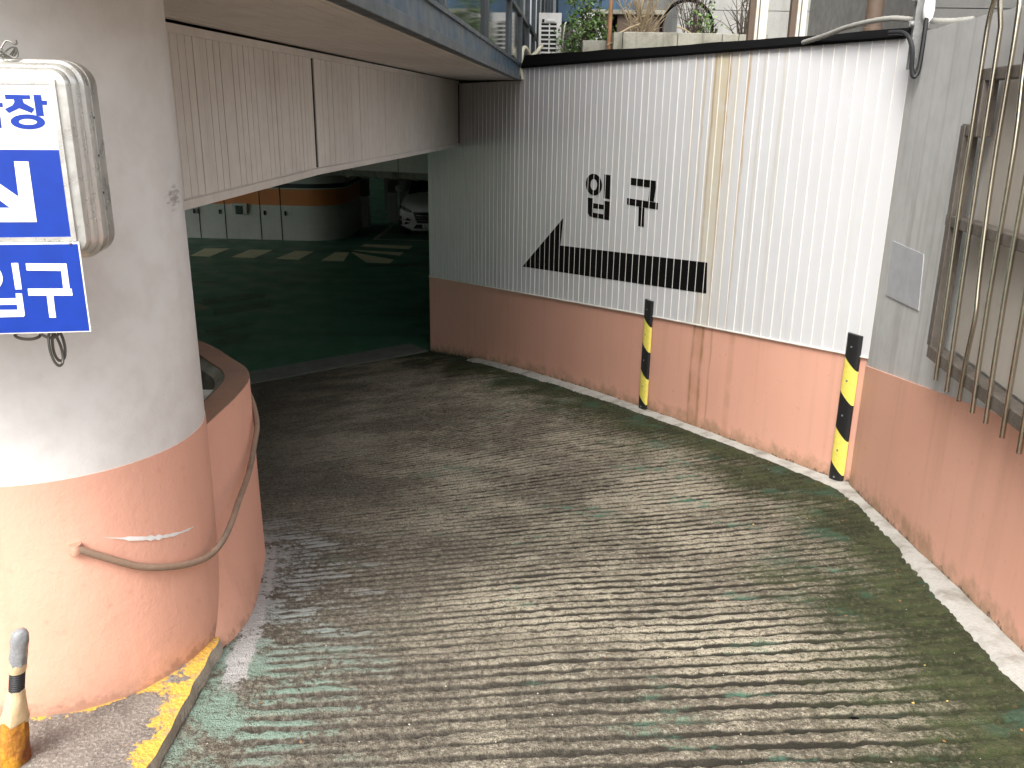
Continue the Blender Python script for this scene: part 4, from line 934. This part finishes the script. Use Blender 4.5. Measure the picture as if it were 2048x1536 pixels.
for x0 in (-.52, -.2, .12): MB().box((x0, .05, 0), (x0+.25, .45, .779)).build('block', M['brown'], sb, bevel=.008)
sk = thing('sack', 'crumpled whitish plastic sack behind the shrub', 'sack', (.78, 10.3, .3))
MB().loft([[((r_*(1+.4*(vnoise2(np.array([a*2.5]), np.array([z*7.]), 90)[0]-.5)))*math.cos(a), .6*r_*math.sin(a)*(1+.4*(vnoise2(np.array([a*2.5+9]), np.array([z*7.]), 91)[0]-.5)), z) for a in np.linspace(0, 2*math.pi, 23)[:-1]] for r_, z in ((.16, 0), (.19, .15), (.18, .35), (.17, .55), (.12, .64), (.05, .7))]).build('body', M['ac'], sk, True)
M['bluesheet'] = surf('blue_sheet', (.045, .1, .17), .5, (.03, .05, .07), .5, .4, 4, .05)
bs_ = thing('blue_shed', 'small blue metal shed behind the shrub', 'shed', (1.0, 11.6, .3))
MB().box((-.5, 0, .72), (.5, .6, 2.2)).build('cabinet', M['bluesheet'], bs_, bevel=.01)
for k in range(6): MB().box((-.45+k*.17, -.012, .76), (-.43+k*.17, -.001, 2.15)).build('rib', M['bluesheet'], bs_)
MB().box((-.5, .05, 0), (.5, .55, .7)).build('base', M['stone_d'], bs_)

def clad(name, label, x0, x1, y, zlo, zhi, mat, pw, zj):
    t_ = thing(name, label, 'building', ((x0+x1)/2, y, .3)); c = (x0+x1)/2
    MB().box((x0-c, .03, 0), (x1-c, 4, 7)).build('wall', M[mat], t_)
    zz = zj
    for a, e in zip(zz[:-1], zz[1:]):
        x = x0
        while x < x1-.05:
            e2 = min(x+pw, x1); MB().box((x-c+.004, 0, a-.3+.004), (e2-c-.004, .029, e-.3-.004)).build('stone_panel', M[mat], t_); x = e2
    return t_
clad('stone_building', 'grey stone-clad building behind the planter', 2.05, 4.45, 12.0, .3, 6, 'stone', .8, (.3, .76, 1.22, 1.68, 2.14, 2.6))
clad('stone_building', 'dark stone-clad building above the grey wall', 3.72, 9.3, 8.6, .3, 6, 'stone_d', .9, (.3, .92, 1.54, 2.16, 2.8))
for x, w_, lab in ((1.95, .095, 'beige metal frame post, left of the pair behind the wall'), (2.27, .075, 'beige metal frame post, right of the pair behind the wall')):
    t_ = thing('frame_post', lab, 'post', (x, 7.5, .3), 0, 'beige posts behind the wall')
    MB().box((-w_/2, 0, 0), (w_/2, .08, 2.6)).build('front', M['beige_frame'], t_, bevel=.004)
    MB().box((-w_/2+.02, -.008, 0), (-w_/2+.028, -.0005, 2.6)).build('groove', M['stone_d'], t_)
    MB().box((-w_/2-.045, .02, 0), (-w_/2-.001, .08, 2.6)).build('channel', M['brown'], t_)
bp = thing('downpipe', 'thick brown downpipe behind the wall near the bracket', 'pipe', (3.03, 8.0, .3))
MB().lathe([(.07, 0), (.07, 3)], (0, 0), 20).build('pipe', M['brown'], bp, True)
for z_ in (.35, 1.6): MB().lathe([(.071, z_), (.08, z_+.005), (.08, z_+.04), (.071, z_+.045)], (0, 0), 20).build('clamp', M['brown'], bp, True)

# utility bracket on top of the wall corner
ub = thing('utility_bracket', 'galvanised bracket with clamps and white insulator at the wall corner', 'bracket', (1.885, 4.42, .2))
MB().box((-.022, -.012, .0), (.022, .012, .6)).build('channel', M['galv'], ub, bevel=.002)
for z_ in (.2, .31):
    for sx in (-1, 1):
        MB().box((sx*.022-(0 if sx > 0 else .026), -.02, z_-.012), (sx*.022+(.026 if sx > 0 else 0), .004, z_+.014)).build('clamp', M['galv'], ub, bevel=.004)
        MB().lathe([(.008, 0), (.008, .012), (.004, .014)], (0, 0), 8).build('bolt', M['galv'], ub).matrix_local = Matrix.Translation((sx*.036, -.018, z_)) @ Matrix.Rotation(R(90), 4, 'X')
MB().lathe([(.004, .2), (.022, .225), (.026, .26), (.022, .30), (.016, .33), (.02, .36), (.01, .4)], (.022, -.045), 16).build('insulator', M['signwhite'], ub, True)
MB().box((.03, -.03, .04), (.115, -.02, .12)).build('plate', M['ac'], ub, bevel=.002)
MB().box((.115, -.04, .03), (.12, .02, .13)).build('flange', M['galv'], ub)
MB().box((.022, -.034, .028), (.12, .02, .034)).build('shelf', M['galv'], ub)
lc = thing('black_cable', 'black cable loop hanging from the bracket at the wall corner', 'cable', (1.885, 4.40, .2))
MB().tube(smoothpath([(-.09,.12,.17),(-.05,.03,.16),(-.03,-.02,.1),(-.022,-.035,.0),(-.01,-.045,-.035),(.006,-.045,.0),(.012,-.04,.1),(.014,-.035,.2),(.016,-.03,.28)], 6), .0105, 8).build('sheath', M['rubber'], lc, True)
cd = thing('conduit', 'grey flexible conduit lying along the wall top by the bracket', 'conduit', (1.7, 5.1, .36))
P = [tuple(np.array(p)-np.array([1.7, 5.1, .36])) for p in smoothpath([(1.6,5.22,.37),(1.66,5.03,.395),(1.72,4.85,.425),(1.81,4.6,.44),(1.9,4.48,.425),(2.0,4.35,.41),(2.06,4.25,.41)], 10)]
MB().tube(P, [.014 if k % 2 else .0125 for k in range(len(P))], 9).build('sheath', M['conduit'], cd, True)

# ------------------------------------------------------------------ litter on the ramp
from mathutils.bvhtree import BVHTree
def on_ramp(fu, fv):
    i = int(min(max(fv, 0), .999)*NR); j = int(min(max(fu, 0), .999)*NU); p = PTS[i, j]; return Vector((float(p[0]), float(p[1]), float(p[2])+.004))
lf = MB(); rg = random.Random(5)
for k in range(230):
    fu = 1-abs(rg.gauss(0, .16))-.03 if rg.random() < .7 else rg.uniform(.05, .98); p = on_ramp(fu, rg.uniform(.12, .8)); s_ = rg.uniform(.006, .014)
    a = rg.uniform(0, 6.28); d = Vector((math.cos(a), math.sin(a), rg.uniform(-.2, .4))); n = Vector((-math.sin(a), math.cos(a), rg.uniform(-.3, .3)))
    lf.cur = rg.choice((0, 0, 0, 1))
    lf.add([p, p+d*s_*.5+n*s_*.35, p+d*s_, p+d*s_*.5-n*s_*.35], [(0, 1, 2, 3)])
M['yleaf'] = plain('yellow_leaf', (.5, .36, .1), .8)
o = lf.build('fallen_leaves', [M['deadleaf'], M['yleaf']]); o['kind'] = 'stuff'; o['label'] = 'scattered dead leaves and yellow bits on the ramp'
pb = MB()
for k in range(260):
    p = on_ramp(rg.random(), rg.uniform(.1, .75)); s_ = rg.uniform(.0014, .0034)
    pb.add([p+Vector(v)*s_ for v in ((1,0,0),(-.9,.2,0),(0,1,.1),(.1,-1,0),(0,0,1),(0,0,-.6))], [(0,2,4),(2,1,4),(1,3,4),(3,0,4),(2,0,5),(1,2,5),(3,1,5),(0,3,5)])
M['grit'] = plain('pale_grit', (.45, .41, .33), .8)
o = pb.build('grit', M['grit']); o['kind'] = 'stuff'; o['label'] = 'pale grit scattered over the ramp'
gs = MB()
for fu, fv in ((.37, .165), (.42, .152), (.62, .17), (.73, .21), (.47, .145), (.2, .15)):
    p = on_ramp(fu, fv); gs.add([p+Vector((.013*math.cos(t)*(1+.3*math.sin(3*t)), .009*math.sin(t), .001)) for t in np.linspace(0, 2*math.pi, 13)[:-1]], [tuple(range(12))])
o = gs.build('gum_spots', M['black']); o['kind'] = 'stuff'; o['label'] = 'flattened black gum spots on the ramp'
